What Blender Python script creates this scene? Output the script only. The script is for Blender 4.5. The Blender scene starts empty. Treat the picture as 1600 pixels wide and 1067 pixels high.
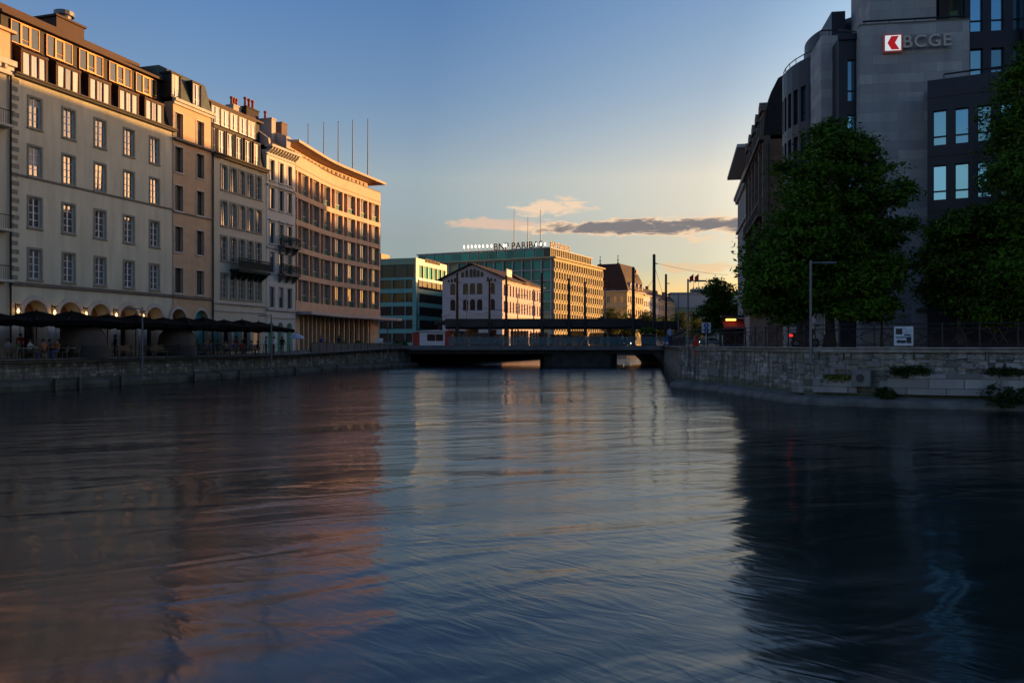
import bpy, math, random
import numpy as np
from mathutils import Vector, Matrix
random.seed(11); RNG = np.random.default_rng(5)
S = bpy.context.scene; COL = S.collection
F, CX, HY, H = 1300.0, 800.0, 538.0, 3.0           # focal length in photo pixels, optical axis, horizon, eye height
SUN_AZ, SUN_EL = 58.0, 2.0
R = math.radians
ORD = "first second third fourth fifth sixth seventh eighth ninth tenth eleventh twelfth thirteenth fourteenth fifteenth sixteenth".split()

def at(px, py, Y): return Vector(((px-CX)*Y/F, Y, H-(py-HY)*Y/F))
def zat(py, Y): return H-(py-HY)*Y/F

# ------------------------------------------------------------------ mesh builder
class MB:
    def __init__(s, M=None): s.v=[]; s.f=[]; s.m=[]; s.M=M
    def add(s, vs, fs, m=0):
        b=len(s.v)
        if s.M is not None: vs=[tuple(s.M@Vector(p)) for p in vs]
        s.v+=[tuple(p) for p in vs]; s.f+=[tuple(i+b for i in f) for f in fs]; s.m+=[m]*len(fs)
    def quad(s,a,b,c,d,m=0): s.add([a,b,c,d],[(0,1,2,3)],m)
    def box(s,x0,x1,y0,y1,z0,z1,m=0):
        s.add([(x0,y0,z0),(x1,y0,z0),(x1,y1,z0),(x0,y1,z0),(x0,y0,z1),(x1,y0,z1),(x1,y1,z1),(x0,y1,z1)],
              [(0,3,2,1),(4,5,6,7),(0,1,5,4),(1,2,6,5),(2,3,7,6),(3,0,4,7)],m)
    def tube(s,p0,p1,r0,r1=None,n=8,m=0,caps=True):
        r1=r0 if r1 is None else r1
        p0=Vector(p0); p1=Vector(p1); d=(p1-p0)
        if d.length<1e-6: return
        q=d.to_track_quat('Z','Y'); vs=[]
        for p,r in((p0,r0),(p1,r1)):
            for k in range(n):
                a=2*math.pi*k/n; vs.append(p+q@Vector((r*math.cos(a),r*math.sin(a),0)))
        fs=[(k,(k+1)%n,n+(k+1)%n,n+k) for k in range(n)]
        if caps: fs+=[tuple(range(n))[::-1],tuple(range(n,2*n))]
        s.add(vs,fs,m)
    def path(s,pts,r,n=6,m=0):
        for a,b in zip(pts[:-1],pts[1:]): s.tube(a,b,r,r,n,m)
    def lathe(s,prof,n=16,m=0,c=(0,0,0),caps=True):
        vs=[];k=len(prof)
        for r,z in prof:
            for i in range(n):
                a=2*math.pi*i/n; vs.append((c[0]+r*math.cos(a),c[1]+r*math.sin(a),c[2]+z))
        fs=[(j*n+i,j*n+(i+1)%n,(j+1)*n+(i+1)%n,(j+1)*n+i) for j in range(k-1) for i in range(n)]
        if caps: fs+=[tuple(range(n))[::-1],tuple(range((k-1)*n,k*n))]
        s.add(vs,fs,m)
    def prism_y(s,poly,y0,y1,m=0):       # polygon in x,z pulled along y
        n=len(poly)
        s.add([(x,y0,z) for x,z in poly]+[(x,y1,z) for x,z in poly],
              [tuple(range(n)),tuple(range(n,2*n))[::-1]]+[(i,i+n,(i+1)%n+n,(i+1)%n) for i in range(n)],m)
    def prism_x(s,poly,x0,x1,m=0):       # polygon in y,z pulled along x
        n=len(poly)
        s.add([(x0,y,z) for y,z in poly]+[(x1,y,z) for y,z in poly],
              [tuple(range(n)),tuple(range(n,2*n))[::-1]]+[(i,i+n,(i+1)%n+n,(i+1)%n) for i in range(n)],m)
    def prism_z(s,poly,z0,z1,m=0):
        n=len(poly)
        s.add([(x,y,z0) for x,y in poly]+[(x,y,z1) for x,y in poly],
              [tuple(range(n))[::-1],tuple(range(n,2*n))]+[(i,(i+1)%n,(i+1)%n+n,i+n) for i in range(n)],m)
    # wall in the x,z plane with real openings; hole = (x0,x1,z0,z1,rise) ; rise>0 gives an arched head
    def wall(s,x0,x1,z0,z1,holes,depth,m=0,mr=None,y=0.0):
        mr=m if mr is None else mr
        xs=sorted({x0,x1}|{h[0] for h in holes}|{h[1] for h in holes}); zs=sorted({z0,z1}|{h[2] for h in holes}|{h[3] for h in holes})
        xs=[x for x in xs if x0-1e-6<=x<=x1+1e-6]; zs=[z for z in zs if z0-1e-6<=z<=z1+1e-6]
        for a,b in zip(xs[:-1],xs[1:]):
            for c,d in zip(zs[:-1],zs[1:]):
                cx,cz=(a+b)/2,(c+d)/2
                if any(h[0]<cx<h[1] and h[2]<cz<h[3] for h in holes): continue
                s.quad((a,y,c),(b,y,c),(b,y,d),(a,y,d),m)
        for h in holes:
            a,b,c,d=h[:4]; rise=h[4] if len(h)>4 else 0; dd=y+(h[5] if len(h)>5 else depth); t=d-rise
            s.quad((a,y,c),(a,dd,c),(a,dd,t),(a,y,t),mr); s.quad((b,y,c),(b,y,t),(b,dd,t),(b,dd,c),mr)
            s.quad((a,y,c),(b,y,c),(b,dd,c),(a,dd,c),mr)
            if rise<=0: s.quad((a,y,d),(a,dd,d),(b,dd,d),(b,y,d),mr)
            else:
                P=arc(a,b,d,rise)
                for p,q in zip(P[:-1],P[1:]):
                    s.quad((p[0],y,p[1]),(p[0],dd,p[1]),(q[0],dd,q[1]),(q[0],y,q[1]),mr)
                    k=(a,d) if (p[0]+q[0])/2<(a+b)/2 else (b,d)
                    s.add([(k[0],y,k[1]),(p[0],y,p[1]),(q[0],y,q[1])],[(0,1,2)],m)
    def build(s,name,mats,parent=None,M=None,smooth=False):
        o=bpy.data.objects.new(name,s.mesh(name,mats,smooth)); COL.objects.link(o)
        if parent is not None: o.parent=parent
        if M is not None: o.matrix_basis=M
        return o
    def islands(s):
        par=list(range(len(s.v)))
        def find(a):
            while par[a]!=a: par[a]=par[par[a]]; a=par[a]
            return a
        for f in s.f:
            r=find(f[0])
            for q in f[1:]: par[find(q)]=r
        g={}
        for f,m in zip(s.f,s.m): g.setdefault(find(f[0]),[]).append((f,m))
        for fs in g.values():
            o=MB(); ids={}
            for f,m in fs:
                for q in f:
                    if q not in ids: ids[q]=len(o.v); o.v.append(s.v[q])
                o.f.append(tuple(ids[q] for q in f)); o.m.append(m)
            yield o
    def build_each(s,name,mats,parent=None,M=None,smooth=False):
        for o in s.islands(): o.build(name,mats,parent,M,smooth)
    def mesh(s,name,mats,smooth=False):
        me=bpy.data.meshes.new(name); me.from_pydata(s.v,[],s.f)
        for m in (mats if isinstance(mats,(list,tuple)) else [mats]): me.materials.append(m)
        me.polygons.foreach_set('material_index',s.m)
        if smooth: me.polygons.foreach_set('use_smooth',[True]*len(s.f))
        me.update(); return me

def arc(a,b,top,rise,n=12):
    w=(b-a)/2; r=(w*w+rise*rise)/(2*rise); cz=top-r; cx=(a+b)/2; t=math.asin(min(1,w/r))
    if rise>w: t=math.pi-t
    return [(cx+r*math.sin(-t+2*t*i/n), cz+r*math.cos(-t+2*t*i/n)) for i in range(n+1)]

def T(x=0,y=0,z=0): return Matrix.Translation((x,y,z))
def RZ(a): return Matrix.Rotation(a,4,'Z')
def tag(o,label=None,cat=None,group=None,kind=None):
    if label: o['label']=label
    if cat: o['category']=cat
    if group: o['group']=group
    if kind: o['kind']=kind
    return o
def empty(name,loc,rz=0,label=None,cat=None,group=None):
    o=bpy.data.objects.new(name,None); COL.objects.link(o); o.location=loc; o.rotation_euler=(0,0,rz); o.empty_display_size=.3
    return tag(o,label,cat,group)
def link(name,me,parent=None,M=None):
    o=bpy.data.objects.new(name,me); COL.objects.link(o)
    if parent is not None: o.parent=parent
    if M is not None: o.matrix_basis=M
    return o
def copy_tree(o,parent=None,depth=0):
    kids=[k for k in o.children]
    c=o.copy(); COL.objects.link(c)
    if parent is not None: c.parent=parent
    for k in kids: copy_tree(k,c,depth+1)
    return c

# ------------------------------------------------------------------ materials
def nt(name):
    m=bpy.data.materials.new(name); m.use_nodes=True; n=m.node_tree.nodes; l=m.node_tree.links
    return m,n,l,n['Principled BSDF']
def val(n,l,op,a,b=None,c=None):
    q=n.new('ShaderNodeMath'); q.operation=op
    for i,x in enumerate((a,b,c)):
        if x is None: continue
        if isinstance(x,(int,float)): q.inputs[i].default_value=x
        else: l.new(x,q.inputs[i])
    return q.outputs[0]
def mixc(n,l,f,a,b,mode='MIX'):
    q=n.new('ShaderNodeMix'); q.data_type='RGBA'; q.blend_type=mode
    for sock,x in((q.inputs['Factor'],f),(q.inputs[6],a),(q.inputs[7],b)):
        if isinstance(x,(int,float)): sock.default_value=x
        elif isinstance(x,(tuple,list)): sock.default_value=(*x[:3],1)
        else: l.new(x,sock)
    return q.outputs[2]
def objco(n,l,scale=(1,1,1),rot=(0,0,0)):
    c=n.new('ShaderNodeTexCoord'); mp=n.new('ShaderNodeMapping'); mp.inputs['Scale'].default_value=scale; mp.inputs['Rotation'].default_value=rot
    l.new(c.outputs['Object'],mp.inputs['Vector']); return mp.outputs[0]
def noise(n,l,vec,scale,detail=4,rough=.55,dist=0):
    q=n.new('ShaderNodeTexNoise'); q.inputs['Scale'].default_value=scale; q.inputs['Detail'].default_value=detail
    q.inputs['Roughness'].default_value=rough; q.inputs['Distortion'].default_value=dist; l.new(vec,q.inputs['Vector']); return q.outputs['Fac']
def ramp(n,l,f,stops):
    q=n.new('ShaderNodeValToRGB'); e=q.color_ramp.elements
    while len(e)<len(stops): e.new(.5)
    for k,(p,c) in zip(e,stops): k.position=p; k.color=(*c,1) if len(c)==3 else c
    l.new(f,q.inputs[0]); return q.outputs['Color']
def bump(n,l,h,strength,dist=.05):
    q=n.new('ShaderNodeBump'); q.inputs['Strength'].default_value=strength; q.inputs['Distance'].default_value=dist; l.new(h,q.inputs['Height']); return q.outputs[0]
def dark(c,k): return tuple(x*k for x in c)

def plain(name,c,rough=.6,var=.25,scale=2.0,metal=0,bs=0.0,spec=None,coat=0):
    m,n,l,p=nt(name); v=objco(n,l); f=noise(n,l,v,scale,5)
    f=ramp(n,l,f,[(.3,(0,0,0)),(.7,(1,1,1))])
    l.new(mixc(n,l,f,dark(c,1-var),dark(c,1+var*.4)),p.inputs['Base Color'])
    p.inputs['Roughness'].default_value=rough; p.inputs['Metallic'].default_value=metal
    if spec is not None: p.inputs['Specular IOR Level'].default_value=spec
    if bs: l.new(bump(n,l,noise(n,l,v,scale*6,4),bs),p.inputs['Normal'])
    return m
def plaster(name,c,stain=.28,tint=(.75,.72,.68)):
    m,n,l,p=nt(name)
    a=noise(n,l,objco(n,l,(1.3,1.3,.16)),1.0,6,.6); b=noise(n,l,objco(n,l),.35,5); d=noise(n,l,objco(n,l),9,3)
    a=ramp(n,l,a,[(.38,(0,0,0)),(.64,(1,1,1))]); b=ramp(n,l,b,[(.35,(0,0,0)),(.7,(1,1,1))])
    k=mixc(n,l,val(n,l,'MULTIPLY',a,stain),c,tuple(x*y for x,y in zip(c,tint)))
    k=mixc(n,l,val(n,l,'MULTIPLY',b,stain*.8),k,dark(c,.72))
    l.new(k,p.inputs['Base Color']); p.inputs['Roughness'].default_value=.85; p.inputs['Specular IOR Level'].default_value=.2
    l.new(bump(n,l,d,.15,.02),p.inputs['Normal']); return m
def blocks(name,c,bw,bh,mortar=.012,var=.3,c2=None,mcol=.6,bs=.3,stain=.35,rough=.8,offset=.5):
    m,n,l,p=nt(name); co=n.new('ShaderNodeTexCoord'); s=n.new('ShaderNodeSeparateXYZ'); l.new(co.outputs['Object'],s.inputs[0])
    k=n.new('ShaderNodeCombineXYZ'); l.new(val(n,l,'ADD',s.outputs[0],s.outputs[1]),k.inputs[0]); l.new(s.outputs[2],k.inputs[1])
    b=n.new('ShaderNodeTexBrick'); l.new(k.outputs[0],b.inputs['Vector']); b.inputs['Scale'].default_value=1; b.offset=offset
    b.inputs['Mortar Size'].default_value=mortar; b.inputs['Brick Width'].default_value=bw; b.inputs['Row Height'].default_value=bh
    b.inputs['Bias'].default_value=0; b.inputs['Mortar Smooth'].default_value=.3
    c2=c2 or dark(c,1-var); b.inputs['Color1'].default_value=(*c,1); b.inputs['Color2'].default_value=(*c2,1); b.inputs['Mortar'].default_value=(*dark(c,mcol),1)
    a=noise(n,l,objco(n,l,(1,1,.35)),.8,7,.62); a=ramp(n,l,a,[(.4,(0,0,0)),(.75,(1,1,1))])
    l.new(mixc(n,l,val(n,l,'MULTIPLY',a,stain),b.outputs['Color'],dark(c,.45)),p.inputs['Base Color'])
    h=mixc(n,l,.4,b.outputs['Fac'],noise(n,l,objco(n,l),6,6)); q=n.new('ShaderNodeInvert'); l.new(b.outputs['Fac'],q.inputs['Color'])
    h=mixc(n,l,.5,q.outputs[0],noise(n,l,objco(n,l),5,6))
    l.new(bump(n,l,h,bs,.05),p.inputs['Normal']); p.inputs['Roughness'].default_value=rough; p.inputs['Specular IOR Level'].default_value=.25; return m
def rubble(name,c,streak=.75,sf=1.5):             # old coursed quay masonry: uneven stones, run-off streaks, algae
    m,n,l,p=nt(name); co=n.new('ShaderNodeTexCoord'); s=n.new('ShaderNodeSeparateXYZ'); l.new(co.outputs['Object'],s.inputs[0])
    u=val(n,l,'ADD',s.outputs[0],val(n,l,'MULTIPLY',s.outputs[1],.8))
    wp=noise(n,l,objco(n,l,(1,1,1.6)),.9,3); wq=noise(n,l,objco(n,l,(1,1,1.2),(.4,.2,.9)),1.7,3)
    k=n.new('ShaderNodeCombineXYZ'); l.new(val(n,l,'ADD',u,val(n,l,'MULTIPLY',wp,.9)),k.inputs[0]); l.new(val(n,l,'ADD',s.outputs[2],val(n,l,'MULTIPLY',wq,.34)),k.inputs[1])
    def br(w,h,off,sq):
        b=n.new('ShaderNodeTexBrick'); l.new(k.outputs[0],b.inputs['Vector']); b.inputs['Scale'].default_value=1; b.offset=off; b.squash=sq; b.squash_frequency=3
        b.inputs['Mortar Size'].default_value=.018; b.inputs['Mortar Smooth'].default_value=.6; b.inputs['Brick Width'].default_value=w; b.inputs['Row Height'].default_value=h
        b.inputs['Color1'].default_value=(0,0,0,1); b.inputs['Color2'].default_value=(1,1,1,1); b.inputs['Mortar'].default_value=(.3,.3,.3,1); return b
    b=br(.62,.27,.45,.7)
    base=ramp(n,l,b.outputs['Color'],[(0,dark(c,.42)),(.35,dark(c,.7)),(.7,c),(1,dark(c,1.55))])
    gr=ramp(n,l,noise(n,l,objco(n,l),3.2,8,.7),[(.3,(.45,.45,.45)),(.62,(1,1,1)),(.8,(1.35,1.35,1.3))]); base=mixc(n,l,1.0,base,gr,'MULTIPLY')
    st=noise(n,l,objco(n,l,(sf,sf,.10)),1.2,6,.65); st=ramp(n,l,st,[(.40,(0,0,0)),(.60,(1,1,1))])
    base=mixc(n,l,val(n,l,'MULTIPLY',st,streak),base,dark(c,.17))
    big=ramp(n,l,noise(n,l,objco(n,l),.6,6),[(.4,(0,0,0)),(.66,(1,1,1))]); base=mixc(n,l,val(n,l,'MULTIPLY',big,.4),base,(c[0]*.35,c[1]*.42,c[2]*.25))
    base=mixc(n,l,val(n,l,'MULTIPLY',b.outputs['Fac'],.75),base,dark(c,.2))
    wet=n.new('ShaderNodeMapRange'); l.new(val(n,l,'ADD',s.outputs[2],val(n,l,'MULTIPLY',wq,.5)),wet.inputs['Value']); wet.inputs['From Min'].default_value=.75; wet.inputs['From Max'].default_value=1.15; wet.inputs['To Min'].default_value=.8; wet.inputs['To Max'].default_value=0
    base=mixc(n,l,wet.outputs[0],base,(c[0]*.16,c[1]*.19,c[2]*.10))
    l.new(base,p.inputs['Base Color']); p.inputs['Roughness'].default_value=.85; p.inputs['Specular IOR Level'].default_value=.25
    q=n.new('ShaderNodeInvert'); l.new(b.outputs['Fac'],q.inputs['Color']); h=mixc(n,l,.55,q.outputs[0],noise(n,l,objco(n,l),5,8,.65)); l.new(bump(n,l,h,.9,.10),p.inputs['Normal']); return m
def glass(name,inner,ior=1.75,curtain=None,amt=.5,freq=9.0,rough=.03,tint=None,metal=0):
    m,n,l,p=nt(name); oi=n.new('ShaderNodeObjectInfo'); rnd=oi.outputs['Random']
    base=mixc(n,l,rnd,dark(inner,.6),dark(inner,1.5))
    if curtain:
        co=n.new('ShaderNodeTexCoord'); sp=n.new('ShaderNodeSeparateXYZ'); l.new(co.outputs['Object'],sp.inputs[0])
        wv=val(n,l,'MULTIPLY_ADD',val(n,l,'SINE',val(n,l,'MULTIPLY',val(n,l,'ADD',sp.outputs[0],sp.outputs[1]),freq*6)),.15,.85)
        side=val(n,l,'GREATER_THAN',val(n,l,'ABSOLUTE',val(n,l,'ADD',sp.outputs[0],sp.outputs[1])),val(n,l,'MULTIPLY',rnd,.42))
        cc=mixc(n,l,wv,dark(curtain,.6),curtain); base=mixc(n,l,val(n,l,'MULTIPLY',side,amt),base,cc)
    l.new(base,p.inputs['Base Color']); p.inputs['Roughness'].default_value=rough; p.inputs['IOR'].default_value=ior
    p.inputs['Metallic'].default_value=metal
    if tint: p.inputs['Specular Tint'].default_value=(*tint,1)
    l.new(bump(n,l,noise(n,l,objco(n,l),.9,2),.04,.05),p.inputs['Normal']); return m
def emit(name,c,s):
    m,n,l,p=nt(name); p.inputs['Base Color'].default_value=(*c,1); p.inputs['Emission Color'].default_value=(*c,1); p.inputs['Emission Strength'].default_value=s; return m
def leafmat(name,c,c2):
    m,n,l,p=nt(name); g=n.new('ShaderNodeNewGeometry'); oi=n.new('ShaderNodeTexCoord')
    f=noise(n,l,oi.outputs['Object'],.9,3); f=ramp(n,l,f,[(.35,(0,0,0)),(.68,(1,1,1))])
    k=mixc(n,l,f,c,c2); k=mixc(n,l,val(n,l,'MULTIPLY',g.outputs['Random Per Island'],.55),k,dark(c2,1.5))
    l.new(k,p.inputs['Base Color']); p.inputs['Roughness'].default_value=.65; p.inputs['Specular IOR Level'].default_value=.10
    p.inputs['Transmission Weight'].default_value=0
    tr=n.new('ShaderNodeBsdfTranslucent'); l.new(k,tr.inputs['Color']); mx=n.new('ShaderNodeMixShader'); mx.inputs[0].default_value=.2
    out=n['Material Output']; l.new(p.outputs[0],mx.inputs[1]); l.new(tr.outputs[0],mx.inputs[2]); l.new(mx.outputs[0],out.inputs['Surface']); return m

K=dict(
 cream=plaster('cream_plaster',(.59,.575,.455),.9), tan=blocks('tan_sandstone',(.50,.35,.22),.95,.42,.006,.12,mcol=.88,bs=.08,stain=.25),
 beige=plaster('beige_plaster',(.50,.47,.375),.42), white=plaster('white_plaster',(.54,.535,.49),.35), modern=plain('rose_concrete',(.46,.295,.195),.75,.15,1.2,bs=.05),
 modern_pier=plain('grey_concrete_pier',(.36,.33,.32),.75,.15,1.5), surround=plain('grey_green_stone_trim',(.20,.20,.165),.8,.25,3,bs=.1), trim=plain('pale_stone_trim',(.44,.41,.37),.8,.2,2,bs=.1),
 ledge=plain('weathered_ledge',(.13,.115,.10),.85,.3,3), zinc=plain('dark_zinc',(.022,.020,.020),.65,.3,1.5,spec=.25), brown=plain('brown_sheet_metal',(.042,.016,.008),.65,.25,1.2,spec=.25), copper=plain('green_copper',(.07,.085,.05),.5,.4,1.0,metal=.2),
 gold=plain('gold_metal_frame',(.42,.21,.04),.45,.15,3,metal=.2), whiteframe=plain('white_paint',(.62,.62,.63),.5,.1,4), darkframe=plain('dark_frame_paint',(.02,.02,.022),.4,.2,4),
 pot=plain('clay_pot',(.26,.06,.04),.75,.3,3), metal=plain('galvanised_metal',(.15,.16,.17),.5,.25,3,metal=.4), black=plain('black_paint',(.012,.012,.013),.5,.2,3), iron=plain('dark_green_iron',(.010,.022,.020),.8,.25,3,spec=.15),
 gl=glass('window_glass',(.03,.032,.035),2.3,(.22,.20,.17),.55), glc=glass('bay_glass',(.10,.10,.10),2.0,(.5,.47,.42),.8), glg=glass('grey_glass',(.05,.055,.05),1.7), gld=glass('dark_glass',(.008,.010,.012),1.4), glb=glass('blue_glass',(.17,.36,.47),1.8,None,metal=.85),
 glt=glass('teal_glass',(.008,.20,.15),1.35), teal=plain('teal_panel',(.07,.26,.25),.35,.15,1.0), green=plain('green_spandrel',(.02,.12,.08),.6,.2,2,spec=.2), olive=plain('olive_cladding',(.17,.25,.17),.45,.15,1),
 gable=plaster('pinkish_plaster',(.46,.40,.40),.25), limestone=blocks('pale_limestone',(.44,.38,.21),1.4,.8,.01,.15,mcol=.8,bs=.1), roofb=blocks('brown_roof_tiles',(.05,.025,.018),.35,.25,.01,.35,mcol=.5,bs=.5), slate=blocks('dark_slate',(.03,.026,.026),.4,.25,.008,.3,mcol=.6,bs=.35),
 slab=blocks('grey_stone_slabs',(.41,.405,.385),1.55,.62,.008,.35,c2=(.25,.255,.26),mcol=.5,bs=.2,stain=.6), clad=plain('dark_blue_cladding',(.013,.016,.028),.42,.2,.8,spec=.3), oldstone=blocks('old_brown_stone',(.16,.115,.085),.9,.4,.01,.3,mcol=.6,bs=.3), palewall=plaster('pale_wall',(.42,.37,.33),.25),
 quay=rubble('quay_masonry',(.36,.34,.30)), quay3=rubble('streaked_quay_masonry',(.44,.43,.39),.95,2.6), quay2=blocks('quay_ashlar',(.36,.35,.33),.95,.46,.02,.55,c2=(.14,.135,.125),mcol=.35,bs=.8,stain=.8,rough=.85), cope=plain('coping_stone',(.30,.30,.285),.85,.4,2.5,bs=.3), apron=plain('mossy_stone_apron',(.085,.08,.055),.9,.6,1.1,bs=.8), moss=plain('algae',(.05,.06,.02),.9,.5,2),
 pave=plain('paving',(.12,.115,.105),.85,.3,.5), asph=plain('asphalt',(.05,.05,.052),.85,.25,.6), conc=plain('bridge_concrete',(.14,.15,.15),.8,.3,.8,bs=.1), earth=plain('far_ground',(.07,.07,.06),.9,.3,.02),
 parasol=plain('black_canvas',(.0035,.0035,.0035),.95,.3,2,spec=.06), domeskirt=plain('dark_brown_canvas',(.035,.027,.021),.9,.25,1.5), dome=plain('brown_canvas',(.085,.06,.045),.9,.25,1.5), wicker=plain('wicker',(.14,.10,.06),.8,.4,14), wood=plain('bench_wood',(.16,.10,.055),.7,.4,5), tabletop=plain('pale_table_top',(.36,.33,.30),.5,.2,3),
 red=plain('red_paint',(.42,.015,.012),.45,.2,2), kiosk=plain('white_kiosk_panel',(.72,.75,.78),.5,.15,2), poster=plain('poster_paper',(.45,.52,.60),.6,.5,6), redcloth=plain('red_cloth',(.35,.02,.02),.85,.3,3), blue=plain('blue_sign',(.02,.09,.30),.4,.1,3), signwhite=plain('white_enamel',(.55,.55,.55),.4,.06,3),
 bark=plain('bark',(.045,.036,.028),.9,.5,5,bs=.8), leaf=leafmat('leaf_green',(.027,.064,.005),(.060,.130,.010)), leaf2=leafmat('leaf_light_green',(.07,.085,.015),(.12,.13,.025)), shrubleaf=leafmat('leaf_shrub',(.012,.028,.007),(.026,.052,.012)), leaf3=leafmat('leaf_dark_green',(.022,.050,.005),(.046,.096,.009)),
 lantern=emit('lantern_flame',(1,.50,.14),4), neon=emit('orange_neon',(1,.45,.08),1.4), lamp=emit('white_post_glint',(1,.86,.66),1.0), logo=emit('lit_white_sign',(.70,.74,.71),.28), logored=emit('lit_red_sign',(.62,.004,.008),.16), logorim=emit('lit_pink_rim',(.55,.10,.09),.035), shop=emit('lit_shop_window',(.9,.50,.20),.05), shopcyan=emit('lit_teal_window',(.03,.17,.19),.012), shopgreen=emit('lit_green_window',(.06,.20,.12),.02), head=emit('headlight',(1,.9,.7),3), tail=emit('red_tail_light',(1,.03,.02),.45),  # lamp: glow put on the white roof posts for sun glints
 brownletters=plain('brown_letters',(.07,.05,.04),.6,.2,4), underside=plain('shade_dark_concrete',(.045,.045,.042),.85,.4,1.2,bs=.2), kerbstone=plain('worn_apron_stone',(.12,.12,.105),.85,.55,1.3,bs=.7), letters=plain('bronze_letters',(.44,.37,.31),.4,.15,4,metal=.3), hill=plain('hazy_hill',(.16,.19,.24),.9,.2,.002), interior=plain('warm_interior_wall',(.17,.08,.03),.85,.3,1),  # underside: bridge concrete darkened to stand for the shade below the deck
 skin=plain('skin',(.42,.24,.16),.6,.1,6), hair=plain('dark_hair',(.03,.02,.015),.7,.3,10), rubber=plain('rubber',(.015,.015,.015),.8,.2,6), foam=plain('stone_white_block',(.17,.17,.16),.85,.4,3,bs=.3))
# ------------------------------------------------------------------ exposure and light
EXPOSURE=1.4; SUN_E=4.2; SKY_E=.113; DUST=1.0; SKY_TINT=(1,1,1); WARM=.0; CLOUD_E=4.0; WATER_IOR=1.68; WATER_B=.095; OCC=(24.6,24.3,21.6)
# ------------------------------------------------------------------ camera, sky, sun
cam=bpy.data.cameras.new('camera'); camo=bpy.data.objects.new('camera',cam); COL.objects.link(camo); S.camera=camo
camo.location=(0,0,H); camo.rotation_euler=(math.pi/2,0,0); cam.sensor_width=36; cam.lens=36*F/1600; cam.shift_y=(HY-533.5)/1600; cam.clip_end=9000; cam.clip_start=.1
S.view_settings.view_transform='Standard'; S.view_settings.look='None'; S.view_settings.exposure=EXPOSURE; S.view_settings.gamma=1
sv=Vector((math.sin(R(SUN_AZ))*math.cos(R(SUN_EL)),math.cos(R(SUN_AZ))*math.cos(R(SUN_EL)),math.sin(R(SUN_EL))))
sl=bpy.data.lights.new('sun','SUN'); sl.energy=SUN_E; sl.angle=R(.6); sl.color=(1,.50,.17)
so=bpy.data.objects.new('sun',sl); COL.objects.link(so); so.rotation_euler=sv.to_track_quat('Z','Y').to_euler(); so.location=(60,60,60)
W=bpy.data.worlds.new('World'); S.world=W; W.use_nodes=True; n=W.node_tree.nodes; l=W.node_tree.links
bg=n['Background']; bg.inputs['Strength'].default_value=SKY_E
sk=n.new('ShaderNodeTexSky'); sk.sky_type='NISHITA'; sk.sun_disc=False; sk.sun_elevation=R(SUN_EL); sk.sun_rotation=R(SUN_AZ); sk.altitude=380; sk.air_density=1.0; sk.dust_density=DUST; sk.ozone_density=1.6
tc=n.new('ShaderNodeTexCoord'); sp=n.new('ShaderNodeSeparateXYZ'); l.new(tc.outputs['Generated'],sp.inputs[0])
az=val(n,l,'ARCTAN2',sp.outputs[0],sp.outputs[1]); el=val(n,l,'ARCSINE',sp.outputs[2])
def smooth(x,a,b):
    q=n.new('ShaderNodeMapRange'); q.interpolation_type='SMOOTHSTEP'; q.inputs['From Min'].default_value=a; q.inputs['From Max'].default_value=b; l.new(x,q.inputs['Value']); return q.outputs[0]
def cloud(e0,h,a0,a1,fa,sx,sy,seed,gain,thr,amp=1.7):
    cb=n.new('ShaderNodeCombineXYZ'); l.new(val(n,l,'MULTIPLY',az,sx),cb.inputs[0]); l.new(val(n,l,'MULTIPLY',el,sy),cb.inputs[1]); cb.inputs[2].default_value=seed
    z=noise(n,l,cb.outputs[0],1.0,7,.6,.5)
    d=val(n,l,'DIVIDE',val(n,l,'SUBTRACT',el,e0),h); band=val(n,l,'POWER',2.718,val(n,l,'MULTIPLY',val(n,l,'MULTIPLY',d,d),-1))
    band=val(n,l,'MULTIPLY',band,val(n,l,'MULTIPLY',smooth(az,a0,a0+fa),smooth(az,a1,a1-fa)))
    r=val(n,l,'ADD',val(n,l,'MULTIPLY',band,gain),val(n,l,'MULTIPLY',val(n,l,'SUBTRACT',z,.5),amp))
    r=val(n,l,'MULTIPLY',val(n,l,'SUBTRACT',r,thr),val(n,l,'MINIMUM',val(n,l,'MULTIPLY',band,3),1))
    q=n.new('ShaderNodeClamp'); l.new(r,q.inputs[0]); return q.outputs[0]
tint=ramp(n,l,el,[(0,(.62,.44,.40)),(.05,(.47,.42,.46)),(.092,(.335,.39,.58)),(.125,(.415,.415,.53)),(.195,(.62,.545,.575)),(.29,(.435,.48,.63)),(.38,(.34,.44,.66)),(.9,(.28,.40,.70))])
col=mixc(n,l,1.0,sk.outputs[0],tint,'MULTIPLY')
col=mixc(n,l,1.0,col,(2,2,2),'MULTIPLY')
gsun=n.new('ShaderNodeVectorMath'); gsun.operation='DOT_PRODUCT'; l.new(tc.outputs['Generated'],gsun.inputs[0]); gsun.inputs[1].default_value=tuple(sv)
glow=ramp(n,l,gsun.outputs['Value'],[(0,(.49,.48,.475)),(.19,(.45,.46,.47)),(.43,(.355,.365,.37)),(.70,(.55,.46,.37)),(.85,(.88,.74,.54)),(1,(1,.84,.60))])
col=mixc(n,l,1.0,col,glow,'MULTIPLY'); col=mixc(n,l,1.0,col,(3,3,3),'MULTIPLY')
warm=smooth(el,.32,.0)
col=mixc(n,l,val(n,l,'MULTIPLY',warm,WARM),col,mixc(n,l,1.0,col,(1.25,1.02,.72),'MULTIPLY'))
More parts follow.
